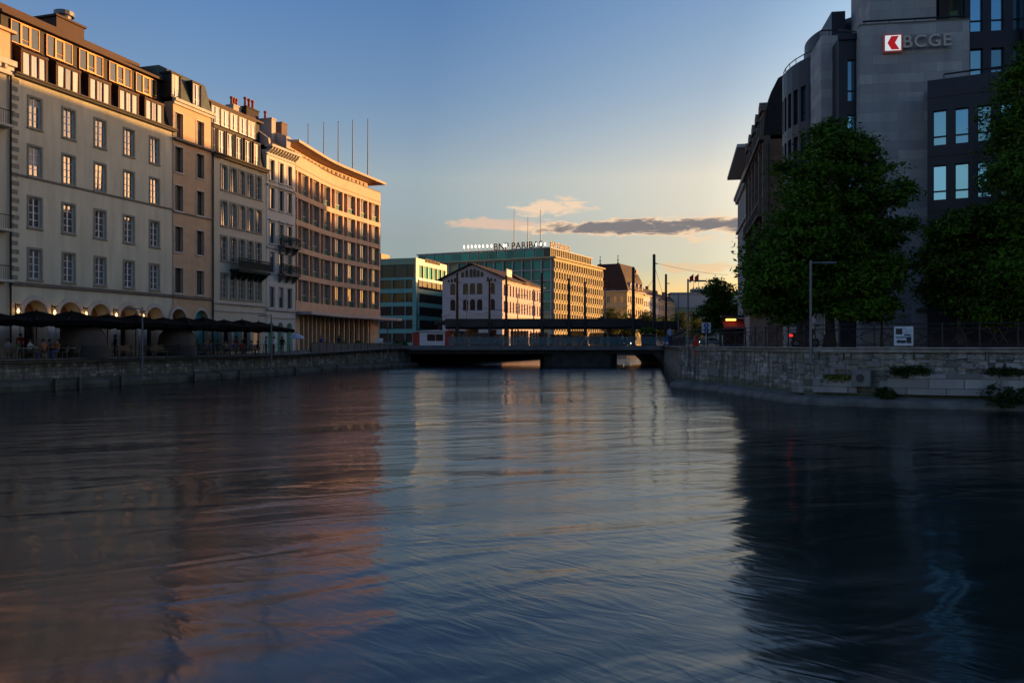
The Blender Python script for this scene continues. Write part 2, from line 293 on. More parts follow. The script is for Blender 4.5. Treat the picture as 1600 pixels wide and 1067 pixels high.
# soft veils, bright puffs, then the long grey bank with lit rims
v1=cloud(.10,.075,-.45,.55,.25,2.2,34,3.0,.55,.22); col=mixc(n,l,val(n,l,'MULTIPLY',v1,.55),col,mixc(n,l,1.0,col,(1.12,.93,.86),'MULTIPLY'))
def sc(c): return tuple(x*CLOUD_E for x in c)
p1=cloud(.163,.011,-.03,.125,.06,24,85,9.1,.95,.45,3.0); col=mixc(n,l,val(n,l,'MINIMUM',val(n,l,'MULTIPLY',p1,2.0),.8),col,sc((.82,.58,.38)))
p2=cloud(.143,.0095,-.10,.07,.05,22,85,4.4,.95,.42,3.0); col=mixc(n,l,val(n,l,'MINIMUM',val(n,l,'MULTIPLY',p2,2.0),.75),col,sc((.68,.46,.33)))
p3=cloud(.123,.006,.185,.30,.04,26,110,7.7,.8,.45,3.0); col=mixc(n,l,val(n,l,'MINIMUM',val(n,l,'MULTIPLY',p3,1.8),.6),col,sc((.85,.58,.34)))
p4=cloud(.090,.008,.15,.32,.05,22,90,2.7,.8,.45,3.0); col=mixc(n,l,val(n,l,'MINIMUM',val(n,l,'MULTIPLY',p4,1.5),.5),col,sc((.80,.46,.22)))
c1=cloud(.1385,.0092,-.05,.56,.20,23,92,1.3,1.5,.50,3.8)
rim=val(n,l,'MINIMUM',val(n,l,'MULTIPLY',c1,4.0),.9); col=mixc(n,l,rim,col,sc((.86,.60,.38)))
core=smooth(c1,.10,.75); col=mixc(n,l,val(n,l,'MULTIPLY',core,.95),col,sc((.155,.150,.165)))
l.new(col,bg.inputs['Color'])

# ------------------------------------------------------------------ river, land
QX=lambda Y: -47.63+.313*Y                      # foot line of the left quay
QT=Vector((.2987,.9543,0)); QN=Vector((.9543,-.2987,0)); QA=math.atan2(.9543,.2987)
RB=[(90,14),(60,25.2),(23.1,37.5),(18.6,39.0),(14.4,41.5),(13.8,44.8),(12.9,52.0),(10.97,58.2),(19.6,112),(26,150),(41,236)]   # foot line of the right quay
def water_mat():
    m,n,l,p=nt('river_water')
    co=n.new('ShaderNodeTexCoord'); 
    def nz(sx,sy,rot,scale,det,dist=0,rg=.5):
        mp=n.new('ShaderNodeMapping'); mp.vector_type='TEXTURE'; mp.inputs['Scale'].default_value=(1/sx,1/sy,1); mp.inputs['Rotation'].default_value=(0,0,rot); l.new(co.outputs['Object'],mp.inputs['Vector'])
        return noise(n,l,mp.outputs[0],scale,det,rg,dist)
    a=nz(.30,.95,.42,.62,2.6,1.3,.45); b=nz(.16,1.0,.10,.8,1.5,.8,.4); c=nz(.5,1.5,-.75,2.4,2.5,1.1); d=nz(.9,1,.0,.12,3,.8)
    patch=ramp(n,l,d,[(.42,(0,0,0)),(.62,(1,1,1))])
    h=val(n,l,'ADD',val(n,l,'MULTIPLY',val(n,l,'MULTIPLY',a,1.5),val(n,l,'MULTIPLY_ADD',patch,.8,.5)),val(n,l,'MULTIPLY',b,.30)); h=val(n,l,'ADD',h,val(n,l,'MULTIPLY',val(n,l,'MULTIPLY',c,.34),val(n,l,'ADD',patch,.12)))
    tg=n.new('ShaderNodeCombineXYZ'); tg.inputs[1].default_value=1; l.new(tg.outputs[0],p.inputs['Tangent']); p.inputs['Anisotropic'].default_value=.9
    p.inputs['Specular Tint'].default_value=(.80,.95,1,1)
    p.inputs['Base Color'].default_value=(.004,.010,.014,1); p.inputs['Roughness'].default_value=.20; p.inputs['IOR'].default_value=WATER_IOR
    l.new(val(n,l,'MULTIPLY_ADD',nz(.12,.5,.35,.6,3,1.0),.20,.04),p.inputs['Roughness']); l.new(bump(n,l,h,WATER_B,.6),p.inputs['Normal']); return m
mb=MB(); mb.quad((-5000,-5000,0),(5000,-5000,0),(5000,236.5,0),(-5000,236.5,0)); mb.build('river',water_mat())['kind']='structure'
# left promenade : level beside the cafe, rising to the bridge
mb=MB(); ys=[(-60,2.0),(84,2.0),(104,2.45),(130,2.5),(236,2.5)]
for (y0,z0),(y1,z1) in zip(ys[:-1],ys[1:]): mb.quad((-900,y0,z0),(QX(y0)-.45,y0,z0),(QX(y1)-.45,y1,z1),(-900,y1,z1))
mb.build('promenade',K['pave'])['kind']='structure'
rb=[(x,y) for x,y in RB]
mb=MB(); pts=[(x+.45,y+.45) for x,y in rb[:8]]+[(x+.3,y) for x,y in rb[8:]]
for (xa,ya),(xb,yb) in zip(pts[:-1],pts[1:]):
    mb.quad((xa,ya,2.8),(900,ya if ya>40 else 14,2.8),(900,yb if yb>40 else 14.01,2.8),(xb,yb,2.8)) if yb>45 else None
mb.add([(90,14,2.8),(60.45,25.65,2.8),(23.55,37.95,2.8),(19.05,39.45,2.8),(14.85,41.95,2.8),(14.25,45.25,2.8),(900,45.25,2.8),(900,14,2.8)],[tuple(range(8))])
mb.build('riverside_street',K['asph'])['kind']='structure'
mb=MB(); mb.quad((-4000,236,2.5),(4000,236,2.5),(4000,7000,2.5),(-4000,7000,2.5)); mb.quad((-120,236,-.5),(160,236,-.5),(160,236,2.5),(-120,236,2.5))
mb.build('ground',K['earth'])['kind']='structure'
mb=MB(); 
for x0,x1,hh,y in((560,1000,165,2600),(760,1700,150,2800),(-1500,200,60,3000),(-4200,900,230,-2600),(-300,3800,190,-3000)):  # last two: unseen hills added behind the camera to block low horizon glow
    N=24; P=[(x0+(x1-x0)*i/N, 2.5+hh*max(0,math.sin(math.pi*i/N))**.45*(.93+.07*math.sin(i*1.7))) for i in range(N+1)]
    for p,q in zip(P[:-1],P[1:]):
        mb.quad((p[0],y,p[1]),(q[0],y,q[1]),(q[0],y-500,2.4),(p[0],y-500,2.4)); mb.quad((p[0],y,p[1]),(q[0],y,q[1]),(q[0],y+500,2.4),(p[0],y+500,2.4))
mb.build('hills',K['hill'],smooth=True)['kind']='structure'

# ------------------------------------------------------------------ quay walls
def pz(Y): return 2.0 if Y<84 else 2.0+.45*min(1,(Y-84)/20)
qw=empty('quay_wall',(QX(20),20,0),0,'long mossy stone quay wall along the cafe terrace','quay wall')
def qp(Y,out): p=Vector((QX(Y),Y,0))+QN*out; return p
mb=MB(); mc=MB(); ma=MB(); ms=MB()
def sect(mbx,Y0,Y1,prof0,prof1):
    a=[qp(Y0,o)+Vector((0,0,z)) for o,z in prof0]; b=[qp(Y1,o)+Vector((0,0,z)) for o,z in prof1]; k=len(a)
    off=qw.location
    mbx.add([p-off for p in a+b],[(i,(i+1)%k,k+(i+1)%k,k+i) for i in range(k)]+[tuple(range(k)),tuple(range(k,2*k))[::-1]])
ys=[-55]+[20+i*4 for i in range(24)]
for Y0,Y1 in zip(ys[:-1],ys[1:]):
    g=.02
    z0,z1=pz(Y0),pz(Y1)
    sect(mb,Y0,Y1,[(-1.0,-1),(-.95,-1),(-1.25,z0-.22),(-1.7,z0-.22),(-1.7,-1)],[(-1.0,-1),(-.95,-1),(-1.25,z1-.22),(-1.7,z1-.22),(-1.7,-1)])
    sect(mc,Y0+g,Y1-g,[(-1.08,z0-.22),(-1.08,z0+.02),(-1.8,z0+.02),(-1.8,z0-.22)],[(-1.08,z1-.22),(-1.08,z1+.02),(-1.8,z1+.02),(-1.8,z1-.22)])
    w=random.uniform(-.05,.08); t=random.uniform(-.05,.05)
    sect(ma,Y0+.03,Y1-.03,[(-1.0,-1),(.02+w,-1),(w,.32+t),(-.12+w,.50+t),(-1.02,.72+t)],[(-1.0,-1),(.02+w,-1),(w,.32+t),(-.12+w,.50+t),(-1.02,.72+t)])
for Y in(55.2,57.1,60.8,68.5,74.3,83.0,91): # vertical timber/iron fenders on the apron
    p=qp(Y,.06)-qw.location; ms.box(p.x-.09,p.x+.09,p.y-.12,p.y+.12,-.6,.75)
mb.build('masonry',K['quay'],qw); mc.build('coping',K['cope'],qw); ma.build('apron',K['apron'],qw); ms.build_each('fender',K['black'],qw)

rw=empty('quay_wall',(12.9,52,0),0,'tall stained masonry quay wall below the bank and the trees','quay wall')
def offs(poly,d):
    out=[]
    for i,p in enumerate(poly):
        a=Vector(poly[max(0,i-1)]); b=Vector(poly[min(len(poly)-1,i+1)]); t=(b-a).normalized(); nn=Vector((-t.y,t.x)); out.append(Vector(p)+nn*d)
    return out
def resamp(poly,st):
    o=[Vector(poly[0])]
    for a,b in zip(poly[:-1],poly[1:]):
        a=Vector(a);b=Vector(b);k=max(1,int((b-a).length/st)); o+=[a+(b-a)*(i+1)/k for i in range(k)]
    return o
def ring(mbx,poly,prof,off,m=0,caps=True):      # prof: (outwards towards water, z) ; outwards = left of travel direction of RB
    L=[offs(poly,d) for d,_ in prof]; k=len(prof); N=len(poly); vs=[]
    for i in range(N):
        for j,(d,z) in enumerate(prof): vs.append(Vector((L[j][i].x,L[j][i].y,z))-off)
    fs=[(i*k+j,i*k+(j+1)%k,(i+1)*k+(j+1)%k,(i+1)*k+j) for i in range(N-1) for j in range(k)]
    mbx.add(vs,fs,m)
RP=resamp(RB,1.3); off=rw.location
half=next(i for i,p in enumerate(RP) if (p-Vector((14.4,41.5))).length<.01)
mb=MB(); ring(mb,RP[half-1:],[(-.75,-1),(-.85,2.62),(-1.5,2.62),(-1.5,-1)],off); mb.build('masonry',K['quay3'],rw)
mb=MB(); ring(mb,RP[:half+1],[(-.75,-1),(-.85,2.62),(-1.5,2.62),(-1.5,-1)],off); mb.build('masonry',K['quay'],rw)
mc=MB(); ring(mc,RP,[(-.74,2.62),(-.74,2.86),(-1.55,2.86),(-1.55,2.62)],off); mc.build('coping',K['cope'],rw)
ma=MB(); ring(ma,RP[:next(i for i,p in enumerate(RP) if (p-Vector((10.97,58.2))).length<.01)+1],[(-.8,-1),(.02,-1),(0,.12),(-.16,.34),(-.8,.5)],off)
ma.build('apron',K['kerbstone'],rw)
# ledges, patched blocks and the drain outlet on the near face
def rwp(px,out):       # point of the near wall face under photo column px
    s=(px-CX)/F; best=None
    Fp=offs(RP,-.78)
    for a,b in zip(Fp[:-1],Fp[1:]):
        fa=a.x-s*a.y; fb=b.x-s*b.y
        if fa*fb<=0 and abs(fa-fb)>1e-9:
            t=fa/(fa-fb); p=a+(b-a)*t; tt=(b-a).normalized(); nn=Vector((-tt.y,tt.x))
            if best is None or p.y<best[0].y: best=(p,tt,nn)
    p,tt,nn=best; q=p+nn*out; return Vector((q.x,q.y,0)),Vector((tt.x,tt.y,0)),Vector((nn.x,nn.y,0))
def wallblock(mbx,px0,px1,z0,z1,out,m=0,inn=.3,n=1):
    pr=[px0+(px1-px0)*i/n for i in range(n+1)]
    for a,b in zip(pr[:-1],pr[1:]):
        A,ta,na=rwp(a,0);Bq,tb,nb=rwp(b,0); vs=[]
        for P_,n_ in((A,na),(Bq,nb)):
            for o_,z_ in((-inn,z0),(out,z0),(out,z1-.02),(-inn,z1)): vs.append(P_+n_*o_+Vector((0,0,z_))-off)
        mbx.add(vs,[(0,1,5,4),(1,2,6,5),(2,3,7,6),(3,0,4,7),(0,1,2,3),(4,7,6,5)],m)
mb=MB()
wallblock(mb,1388,1600,.62,1.62,.34,n=4); wallblock(mb,1600,1740,.62,1.62,.34,n=2); wallblock(mb,1272,1340,.62,1.30,.30,n=2); wallblock(mb,1375,1388,.62,1.25,.12)
wallblock(mb,1252,1282,1.50,2.02,.16); wallblock(mb,1246,1262,.55,1.02,.32); wallblock(mb,1288,1304,1.52,1.86,.05)
for _ in range(26):
    px=random.uniform(1290,1590); z=random.uniform(1.75,2.4); w=random.uniform(5,22); wallblock(mb,px,px+w,z,z+random.uniform(.12,.3),random.uniform(.02,.06))
for _ in range(18):
    px=random.uniform(1060,1240); z=random.uniform(.7,2.2); w=random.uniform(4,11); wallblock(mb,px,px+w,z,z+random.uniform(.25,.6),random.uniform(.03,.09))
mb.build('stone_ledge',K['quay2'],rw)
mb=MB(); wallblock(mb,1333,1362,.95,1.78,.42); o1=mb.build('drain_outlet',K['foam'],rw)
P_,t_,n_=rwp(1346,.43); mb=MB(); mb.tube(P_-n_*.02+Vector((0,0,1.37))-off,P_+n_*.02+Vector((0,0,1.37))-off,.19,.19,16); mb.build('pipe_mouth',K['black'],o1)
# ------------------------------------------------------------------ left bank row of buildings
FY=lambda px,s=0: (71461+1362*s)/(1207-px)       # distance at which photo column px meets the facade line set back by s
def fpt(px,s=0): Y=FY(px,s); return Vector(((px-CX)*Y/F,Y,0))
WIN={}
def window_parts(w,h,style,rise=0,sur=0):
    k=(round(w,2),round(h,2),style,round(rise,2),round(sur,2))
    if k in WIN: return WIN[k]
    fm,gm,sm={'casement':('whiteframe','gl','surround'),'plain':('darkframe','gl','trim'),'arched':('trim','gl','surround'),'stone':('darkframe','gl','trim'),
      'bay':('brown','glc','brown'),'gold':('gold','glg','brown'),'dormer':('whiteframe','glc','brown'),'shop':('darkframe','gld','trim'),'blue':('clad','glb','clad'),'door':('brown','gld','trim')}[style]
    f=MB(); t=.06; d=.05
    for x0,x1,z0,z1 in((-w/2,-w/2+t,0,h),(w/2-t,w/2,0,h),(-w/2+t,w/2-t,0,t),(-w/2+t,w/2-t,h-t,h)): f.box(x0,x1,-d,.02,z0,z1)
    if style in('casement','arched'):
        f.box(-.045,.045,-d-.012,.02,t,h-t)
        for i in(1,2,3) if h>1.9 else (1,2): f.box(-w/2+t,w/2-t,-d+.006,.015,h*i/(4 if h>1.9 else 3)-.022,h*i/(4 if h>1.9 else 3)+.022)
    if style=='stone': f.box(-.04,.04,-d-.01,.02,t,h-t)
    if style in('bay','gold','door'):
        for x in(-w/6,w/6): f.box(x-.05,x+.05,-d-.03,.02,t,h-t)
    if style=='gold':
        for x in(-w/6+.05,w/6-.11): f.box(x,x+.06,-d-.012,.01,t,h-t)
        f.box(-w/6+.1,w/6-.1,-d+.01,.01,h*.26,h*.26+.03); f.box(-w/6+.1,w/6-.1,-d-.012,.01,h-.15,h-.06); f.box(-w/6+.1,w/6-.1,-d-.012,.01,.06,.13)
    if style=='dormer': f.box(-.05,.05,-d-.02,.02,t,h-t); f.box(-w/2+t,w/2-t,-d+.012,.012,h*.28,h*.28+.04)
    if style=='blue': f.box(-w/2+t,w/2-t,-d-.012,.015,h*.24,h*.24+.09)
    if rise>0:
        P=arc(-w/2,w/2,h,rise)
        for p,q in zip(P[:-1],P[1:]): f.add([(p[0],-d-.004,p[1]),(q[0],-d-.004,q[1]),(q[0]*.88,-d-.004,q[1]-.08),(p[0]*.88,-d-.004,p[1]-.08)],[(0,1,2,3)])
    g=MB(); g.quad((-w/2+.01,.0,.01),(w/2-.01,.0,.01),(w/2-.01,.0,h-.01),(-w/2+.01,.0,h-.01))
    r=[f.mesh('window',K[fm]),g.mesh('pane',K[gm]),None]
    if sur>0:
        s_=MB(); o=.035
        s_.wall(-w/2-sur,w/2+sur,-sur*.7,h+sur,[(-w/2,w/2,0,h,rise)],o+.03,y=-o)
        s_.quad((-w/2-sur,-o,-sur*.7),(-w/2-sur,-o,h+sur),(-w/2-sur,.01,h+sur),(-w/2-sur,.01,-sur*.7)); s_.quad((w/2+sur,-o,-sur*.7),(w/2+sur,-o,h+sur),(w/2+sur,.01,h+sur),(w/2+sur,.01,-sur*.7))
        s_.quad((-w/2-sur,-o,h+sur),(w/2+sur,-o,h+sur),(w/2+sur,.01,h+sur),(-w/2-sur,.01,h+sur))
        s_.box(-w/2-sur-.04,w/2+sur+.04,-.10,.0,-sur*.7-.08,-sur*.7)
        r[2]=s_.mesh('surround',K[sm])
    WIN[k]=r; return r
def add_window(par,M,w,h,style,depth=.22,rise=0,sur=0,name='window'):
    f,g,s=window_parts(w,h,style,rise,sur)
    o=link(name,f,par,M@T(0,depth,0)); link('pane',g,o,T(0,0,h/2)@Matrix.Rotation(random.gauss(0,.012),4,'Z')@Matrix.Rotation(random.gauss(0,.012),4,'X')@T(0,0,-h/2))
    if style in('casement','stone','arched','plain','dormer') and random.random()<.34:
        dr=random.choice((.2,.3,.45,.6))*h; k=('blind',round(w,2),round(h,2),dr)
        if k not in WIN: q=MB(); q.box(-w/2+.07,w/2-.07,-.030,-.022,h-.07-dr,h-.07); WIN[k]=q.mesh('blind',K[random.choice(('tabletop','surround','trim'))])
        link('blind',WIN[k],o)
    if s: link('surround',s,o,T(0,-depth-.002,0))
    return o
EACH={'string_course','floor_band','pier','pilaster','street_pier','penthouse_pier','quoin'}
class Bld:
    def __init__(s,name,label,px,base,set_=0,loc=None,ang=None,cat='building',group=None):
        s.p0=fpt(px,set_) if loc is None else Vector(loc); s.ang=QA if ang is None else ang; s.base=base
        s.r=empty(name,(s.p0.x,s.p0.y,base),s.ang,label,cat,group); s.B=T(0,0,-base); s.set=set_
    def u(s,px,set_=None): return (fpt(px,s.set if set_ is None else set_)-s.p0).length*(1 if px>=s.px0 else -1) if False else (fpt(px,s.set if set_ is None else set_)-s.p0).dot(QT)
    def part(s,mb,name,mats,parent=None,M=None,smooth=False,each=False):
        if name in EACH:
            for q in mb.islands(): r_=q.build(name,K[mats],parent or s.r,(M if M is not None else (s.B if parent is None else None)),smooth)
            return r_
        return mb.build(name,[K[m] for m in mats] if isinstance(mats,(tuple,list)) else K[mats],parent or s.r,(M if M is not None else (s.B if parent is None else None)),smooth)
    def win(s,u,z,w,h,style,depth=.22,rise=0,sur=0,y=0,name='window',A=None):
        M=s.B@(A if A is not None else Matrix())@T(u,y,z); return add_window(s.r,M,w,h,style,depth,rise,sur,name)
def shell(b,L,D,z0,z1,mat,name='wall'):      # side and back walls plus flat lid of a block
    m=MB(); m.quad((0,0,z0),(0,D,z0),(0,D,z1),(0,0,z1)); m.quad((L,0,z0),(L,D,z0),(L,D,z1),(L,0,z1)); m.quad((0,D,z0),(L,D,z0),(L,D,z1),(0,D,z1)); m.quad((0,0,z1),(L,0,z1),(L,D,z1),(0,D,z1)); return m
def chimney(b,par,x,y,z0,z1,w,d,mat,pots=2,ph=.7):
    m=MB(); m.box(x-w/2,x+w/2,y-d/2,y+d/2,z0,z1); m.box(x-w/2-.08,x+w/2+.08,y-d/2-.08,y+d/2+.08,z1,z1+.14)
    o=b.part(m,'chimney',mat,par)
    for i in range(pots):
        q=MB(); q.lathe([(.17,0),(.13,ph*.8),(.2,ph*.8),(.2,ph)],10,0,(x+(i-(pots-1)/2)*w/max(1,pots)*.9,y,z1+.14)); b.part(q,'chimney_pot','pot',o)

# --- hotel: cream plaster, five columns, bay dormers
b=Bld('hotel_building','cream five-storey hotel with arcade and two tiers of glazed mansard bays',18,2.0); L=b.u(270.3)
cols=[b.u(p) for p in(54.5,107.5,156.5,201.5,241.5)]; rows=[8.96,12.8,16.6,20.2]
ac=[b.u(p) for p in(55.5,109.7,156.6,201.5,242)]
holes=[(c-.53,c+.53,r-1.08,r+1.08) for c in cols for r in rows]+[(a-1.05,a+1.05,2.0,6.3,1.05,1.3) for a in ac]
m=MB(); m.wall(0,L,2.0,22.55,holes,.24,0,0); sh=shell(b,L,12,2.0,22.55,'cream'); m.add(sh.v,sh.f)
b.part(m,'wall','cream')
for r in rows:
    for c in cols: b.win(c,r-1.08,1.06,2.16,'casement',.2,0,.16)
m=MB(); m.box(-.02,L,-.14,0,7.3,7.55,0); m.box(0,L,-.06,0,15.25,15.42,0); b.part(m,'string_course','ledge')
m=MB(); m.box(-.05,L+.05,-.55,.25,22.55,22.66,0); m.box(-.05,L+.05,-.42,.2,22.40,22.55,0); b.part(m,'cornice','zinc')
m=MB()
for i in range(24):
    z=7.7+i*.62; m.box(.02,.62 if i%2 else .5,-.03,0,z,z+.32)
b.part(m,'quoin','surround')
for a in ac:      # arch ring, glazed shopfront behind, warm lantern
    m=MB(); P=arc(a-1.05,a+1.05,6.3,1.05); Q=arc(a-1.38,a+1.38,6.63,1.38)
    for i in range(12): m.add([(P[i][0],-.07,P[i][1]),(P[i+1][0],-.07,P[i+1][1]),(Q[i+1][0],-.07,Q[i+1][1]),(Q[i][0],-.07,Q[i][1]),(Q[i+1][0],0,Q[i+1][1]),(Q[i][0],0,Q[i][1])],[(0,1,2,3),(3,2,4,5)])
    for sx in(-1,1): m.box(min(a+sx*1.05,a+sx*1.38),max(a+sx*1.05,a+sx*1.38),-.07,0,2.0,5.25)
    b.part(m,'arch_surround','trim')
    m=MB(); m.box(a-1.3,a+1.3,1.3,1.42,2.0,6.6); b.part(m,'back_wall','interior')
    b.win(a,2.02,1.5,2.6,'door',1.2,name='shop_door')
m=MB(); b_l=[]
for k in range(5):
    u=ac[k]-1.75; lt=b.part(MB(),'wall_lantern','black'); 
    mm=MB(); mm.box(u-.03,u+.03,-.06,0,5.0,6.0); mm.box(u-.03,u+.03,-.36,-.06,5.86,5.92); mm.tube((u,-.3,5.74),(u,-.3,5.92),.03,.22,8); mm.tube((u,-.3,5.16),(u,-.3,5.22),.12,.16,8)
    for q in range(6): mm.tube((u+.15*math.cos(q*1.047),-.3+.15*math.sin(q*1.047),5.2),(u+.19*math.cos(q*1.047),-.3+.19*math.sin(q*1.047),5.74),.012,.012,4)
    lt.data=mm.mesh('wall_lantern',K['black'])
    g=MB(); g.lathe([(.03,0),(.085,.12),(.06,.26),(.01,.34)],10,0,(u,-.3,5.26)); b.part(g,'bulb','lantern',lt)
    for nm,loc,e,rad in(('lantern_light',(u,-.62,5.45),.8,.08),('arcade_light',(ac[k]+.5,.75,5.3),.45,.15)):
        ld=bpy.data.lights.new(nm,'POINT'); ld.energy=e; ld.color=(1,.5,.18); ld.shadow_soft_size=rad; lo=bpy.data.objects.new(nm,ld); COL.objects.link(lo); lo.parent=b.r; lo.location=(loc[0],loc[1],loc[2]-2.0)
# mansard with bays
m=MB(); m.prism_x([(.25,22.66),(1.0,25.15),(1.0,27.0),(11.8,27.0),(11.8,22.66)],0,L); b.part(m,'roof','zinc')
m=MB(); m.box(-.3,L+.1,.55,12,27.0,27.22); m.box(.2,L-.1,3.6,11.5,27.22,29.0); b.part(m,'eave_slab','brown')
for c in cols:
    m=MB(); w=1.12
    for sx in(-1,1): m.box(c+sx*w-.07,c+sx*w+.07,.02,.5,22.66,24.55)
    m.box(c-w-.07,c+w+.07,.0,.1,22.66,22.76); m.box(c-w-.09,c+w+.09,-.04,.12,24.5,24.66)
    m.quad((c-w,.1,22.76),(c-w,.9,22.76),(c-w,.9,25.15),(c-w,.1,24.55)); m.quad((c+w,.1,22.76),(c+w,.9,22.76),(c+w,.9,25.15),(c+w,.1,24.55))
    for i in range(4): x=c-w+i*2*w/3; m.prism_x([(0,24.62),(0,24.7),(.95,25.24),(.95,25.14)],x-.07,x+.07)
    d=b.part(m,'bay_dormer','brown')
    g=MB(); g.quad((c-w,.05,24.62),(c+w,.05,24.62),(c+w,.95,25.13),(c-w,.95,25.13)); b.part(g,'sloping_pane','glg',d)
    b.win(c,22.78,2*w-.14,1.72,'bay',.06,name='bay_window'); b.win(c-.0,25.24,2.5,1.66,'gold',.0,y=.93,name='attic_window')
m=MB(); cx=b.u(103,4.5); m.box(cx-1.45,cx+1.45,4.0,6.4,27.2,30.1); m.box(cx-1.6,cx+1.6,3.85,6.55,30.1,30.28); o=b.part(m,'roof_box','brown')
m=MB(); m.lathe([(.55,0),(.55,.5),(.8,.5),(.8,.85),(.4,1.0)],14,0,(cx+.2,4.9,30.28)); b.part(m,'vent','metal',o)

# --- neighbour cut by the left frame edge
b0=Bld('corner_building','grey stone building with balconies standing before the cream hotel, mostly out of frame',-130,2.0); L0=b0.u(17.6)
hl=[(L0-3.4-k*3.1,L0-2.3-k*3.1,z-1.1,z+1.1) for k in range(3) for z in(5.2,9.2,13.0,16.8,20.6)]
m=MB(); m.wall(0,L0,2.0,22.9,hl,.25); sh=shell(b0,L0,12,2.0,22.9,'beige'); m.add(sh.v,sh.f); b0.part(m,'wall','beige')
for h in hl: b0.win((h[0]+h[1])/2,h[2],1.1,2.2,'casement',.22,0,.15)
m=MB(); m.box(-.1,L0-.02,-.6,0,22.9,23.3); m.box(-.1,L0-.02,-.3,0,22.3,22.9); 
for i in range(int(L0/.5)): m.box(i*.5,i*.5+.2,-.52,-.3,22.62,22.9)
b0.part(m,'cornice','trim')
m=MB(); m.box(-.1,L0-.3,-.25,1,23.3,25.3); m.box(-.1,L0+.05,-.5,1,25.3,25.5); b0.part(m,'attic','tan')
m=MB(); m.prism_x([(0,25.5),(2.2,27.4),(10,27.4),(11,25.5)],0,L0-.3); b0.part(m,'roof','slate')
m=MB(); m.tube((L0-.15,-.12,2.0),(L0-.15,-.12,25.2),.07,.07,8); m.tube((L0-.15,-.12,25.2),(L0-.35,-.45,25.5),.07,.07,8); b0.part(m,'downpipe','zinc')
for z in(7.6,18.6,11.2):
    m=MB(); m.box(L0-5,L0-.5,-.85,0,z-.18,z); bl=b0.part(m,'balcony','trim'); q=MB()
    for i in range(24): q.tube((L0-4.95+i*.19,-.8,z),(L0-4.95+i*.19,-.8,z+.95),.014,.014,4)
    q.box(L0-5,L0-.5,-.84,-.78,z+.93,z+.98); b0.part(q,'railing','iron',bl)

# --- tan sandstone building
b=Bld('sandstone_building','narrow tan sandstone building with two window columns beside the hotel',270.5,2.0,-.06); L=b.u(331.2)
cols=[b.u(279.6),b.u(313)]; rows=[8.9,12.7,16.5,20.05,23.2]
ac=[b.u(279.5),b.u(314.8)]
holes=[(c-.55,c+.55,r-1.15,r+1.15) for c in cols for r in rows]+[(a-1.05,a+1.05,2.0,6.27,1.05,1.2) for a in ac]
m=MB(); m.wall(0,L,2.0,25.3,holes,.42); sh=shell(b,L,12,2.0,25.3,''); m.add(sh.v,sh.f); b.part(m,'wall','tan')
for r in rows:
    for c in cols: b.win(c,r-1.15,1.1,2.3,'stone',.38,0,.1)
m=MB(); m.box(-.1,L+.05,-.4,0,25.3,25.55); m.box(-.05,L,-.2,0,25.05,25.3); b.part(m,'cornice','trim')
m=MB(); m.box(-.02,L+.02,-.32,0,21.75,21.95); m.box(0,L,-.1,0,15.1,15.25); m.box(0,L,-.16,0,7.3,7.52); b.part(m,'string_course','ledge')
m=MB(); m.box(.05,L-.03,-.035,0,5.0,7.3); m=MB()
for a in ac:
    m=MB(); P=arc(a-1.05,a+1.05,6.27,1.05); Q=arc(a-1.3,a+1.3,6.52,1.3)
    for i in range(12): m.add([(P[i][0],-.05,P[i][1]),(P[i+1][0],-.05,P[i+1][1]),(Q[i+1][0],-.05,Q[i+1][1]),(Q[i][0],-.05,Q[i][1])],[(0,1,2,3)])
    b.part(m,'arch_surround','trim')
m=MB(); m.box(ac[0]-1.3,ac[0]+1.3,1.2,1.3,2,6.6); b.part(m,'back_wall','interior')
m=MB(); m.box(ac[1]-1.3,ac[1]+1.3,.5,.6,2,6.6); b.part(m,'glazed_arch','shopcyan')
m=MB(); m.prism_x([(.0,25.55),(.75,28.3),(1.6,28.75),(11,28.75),(12,25.55)],.02,L-.02); rf=b.part(m,'roof','copper')
for c in(b.u(275),b.u(307.5)):
    m=MB(); m.box(c-.7,c+.7,-.05,1.2,25.6,25.7); m.box(c-.75,c+.75,-.1,1.2,27.75,27.95)
    for sx in(-.68,.56): m.box(c+sx,c+sx+.12,-.05,1.0,25.7,27.75)
    m.quad((c-.68,1,25.7),(c+.68,1,25.7),(c+.68,1,27.75),(c-.68,1,27.75)); b.part(m,'dormer','zinc'); b.win(c,25.7,1.1,2.05,'dormer',.1)
m=MB(); m.tube((L+.06,-.1,2),(L+.06,-.1,25.2),.07,.07,8); b.part(m,'downpipe','zinc')

# --- beige building with arched windows and dark mansard
b=Bld('mansard_building','beige building with arched windows, green balcony and dark two-tier mansard',331.4,2.0); L=b.u(416.5)
cols=[b.u(p) for p in(350,364.6,378,391.2,404)]; rows=[8.85,12.6,16.1,19.7]
dcol=[b.u(p) for p in(333.6,347,360.3,374,388,401.5)]
sh_u=[b.u(p) for p in(341,356,371,386,402)]
holes=[(c-.48,c+.48,r-1.2,r+1.2,.22) for c in cols for r in rows]+[(c-.62,c+.62,2.2,5.2,.62,.5) for c in sh_u]
m=MB(); m.wall(0,L,2.0,21.75,holes,.25); sh=shell(b,L,12,2,21.75,''); m.add(sh.v,sh.f); b.part(m,'wall','beige')
for r in rows:
    for c in cols: b.win(c,r-1.2,.96,2.4,'arched',.2,.22,.14)
for i,c in enumerate(sh_u):
    m=MB(); m.quad((c-.62,.45,2.2),(c+.62,.45,2.2),(c+.62,.45,5.2),(c-.62,.45,5.2)); b.part(m,'shop_window',('shopcyan','gld','shopcyan','gld','shop')[i])
m=MB(); m.box(-.05,L,-.5,.3,21.75,21.9); m.box(0,L,-.3,0,21.5,21.75); b.part(m,'cornice','zinc')
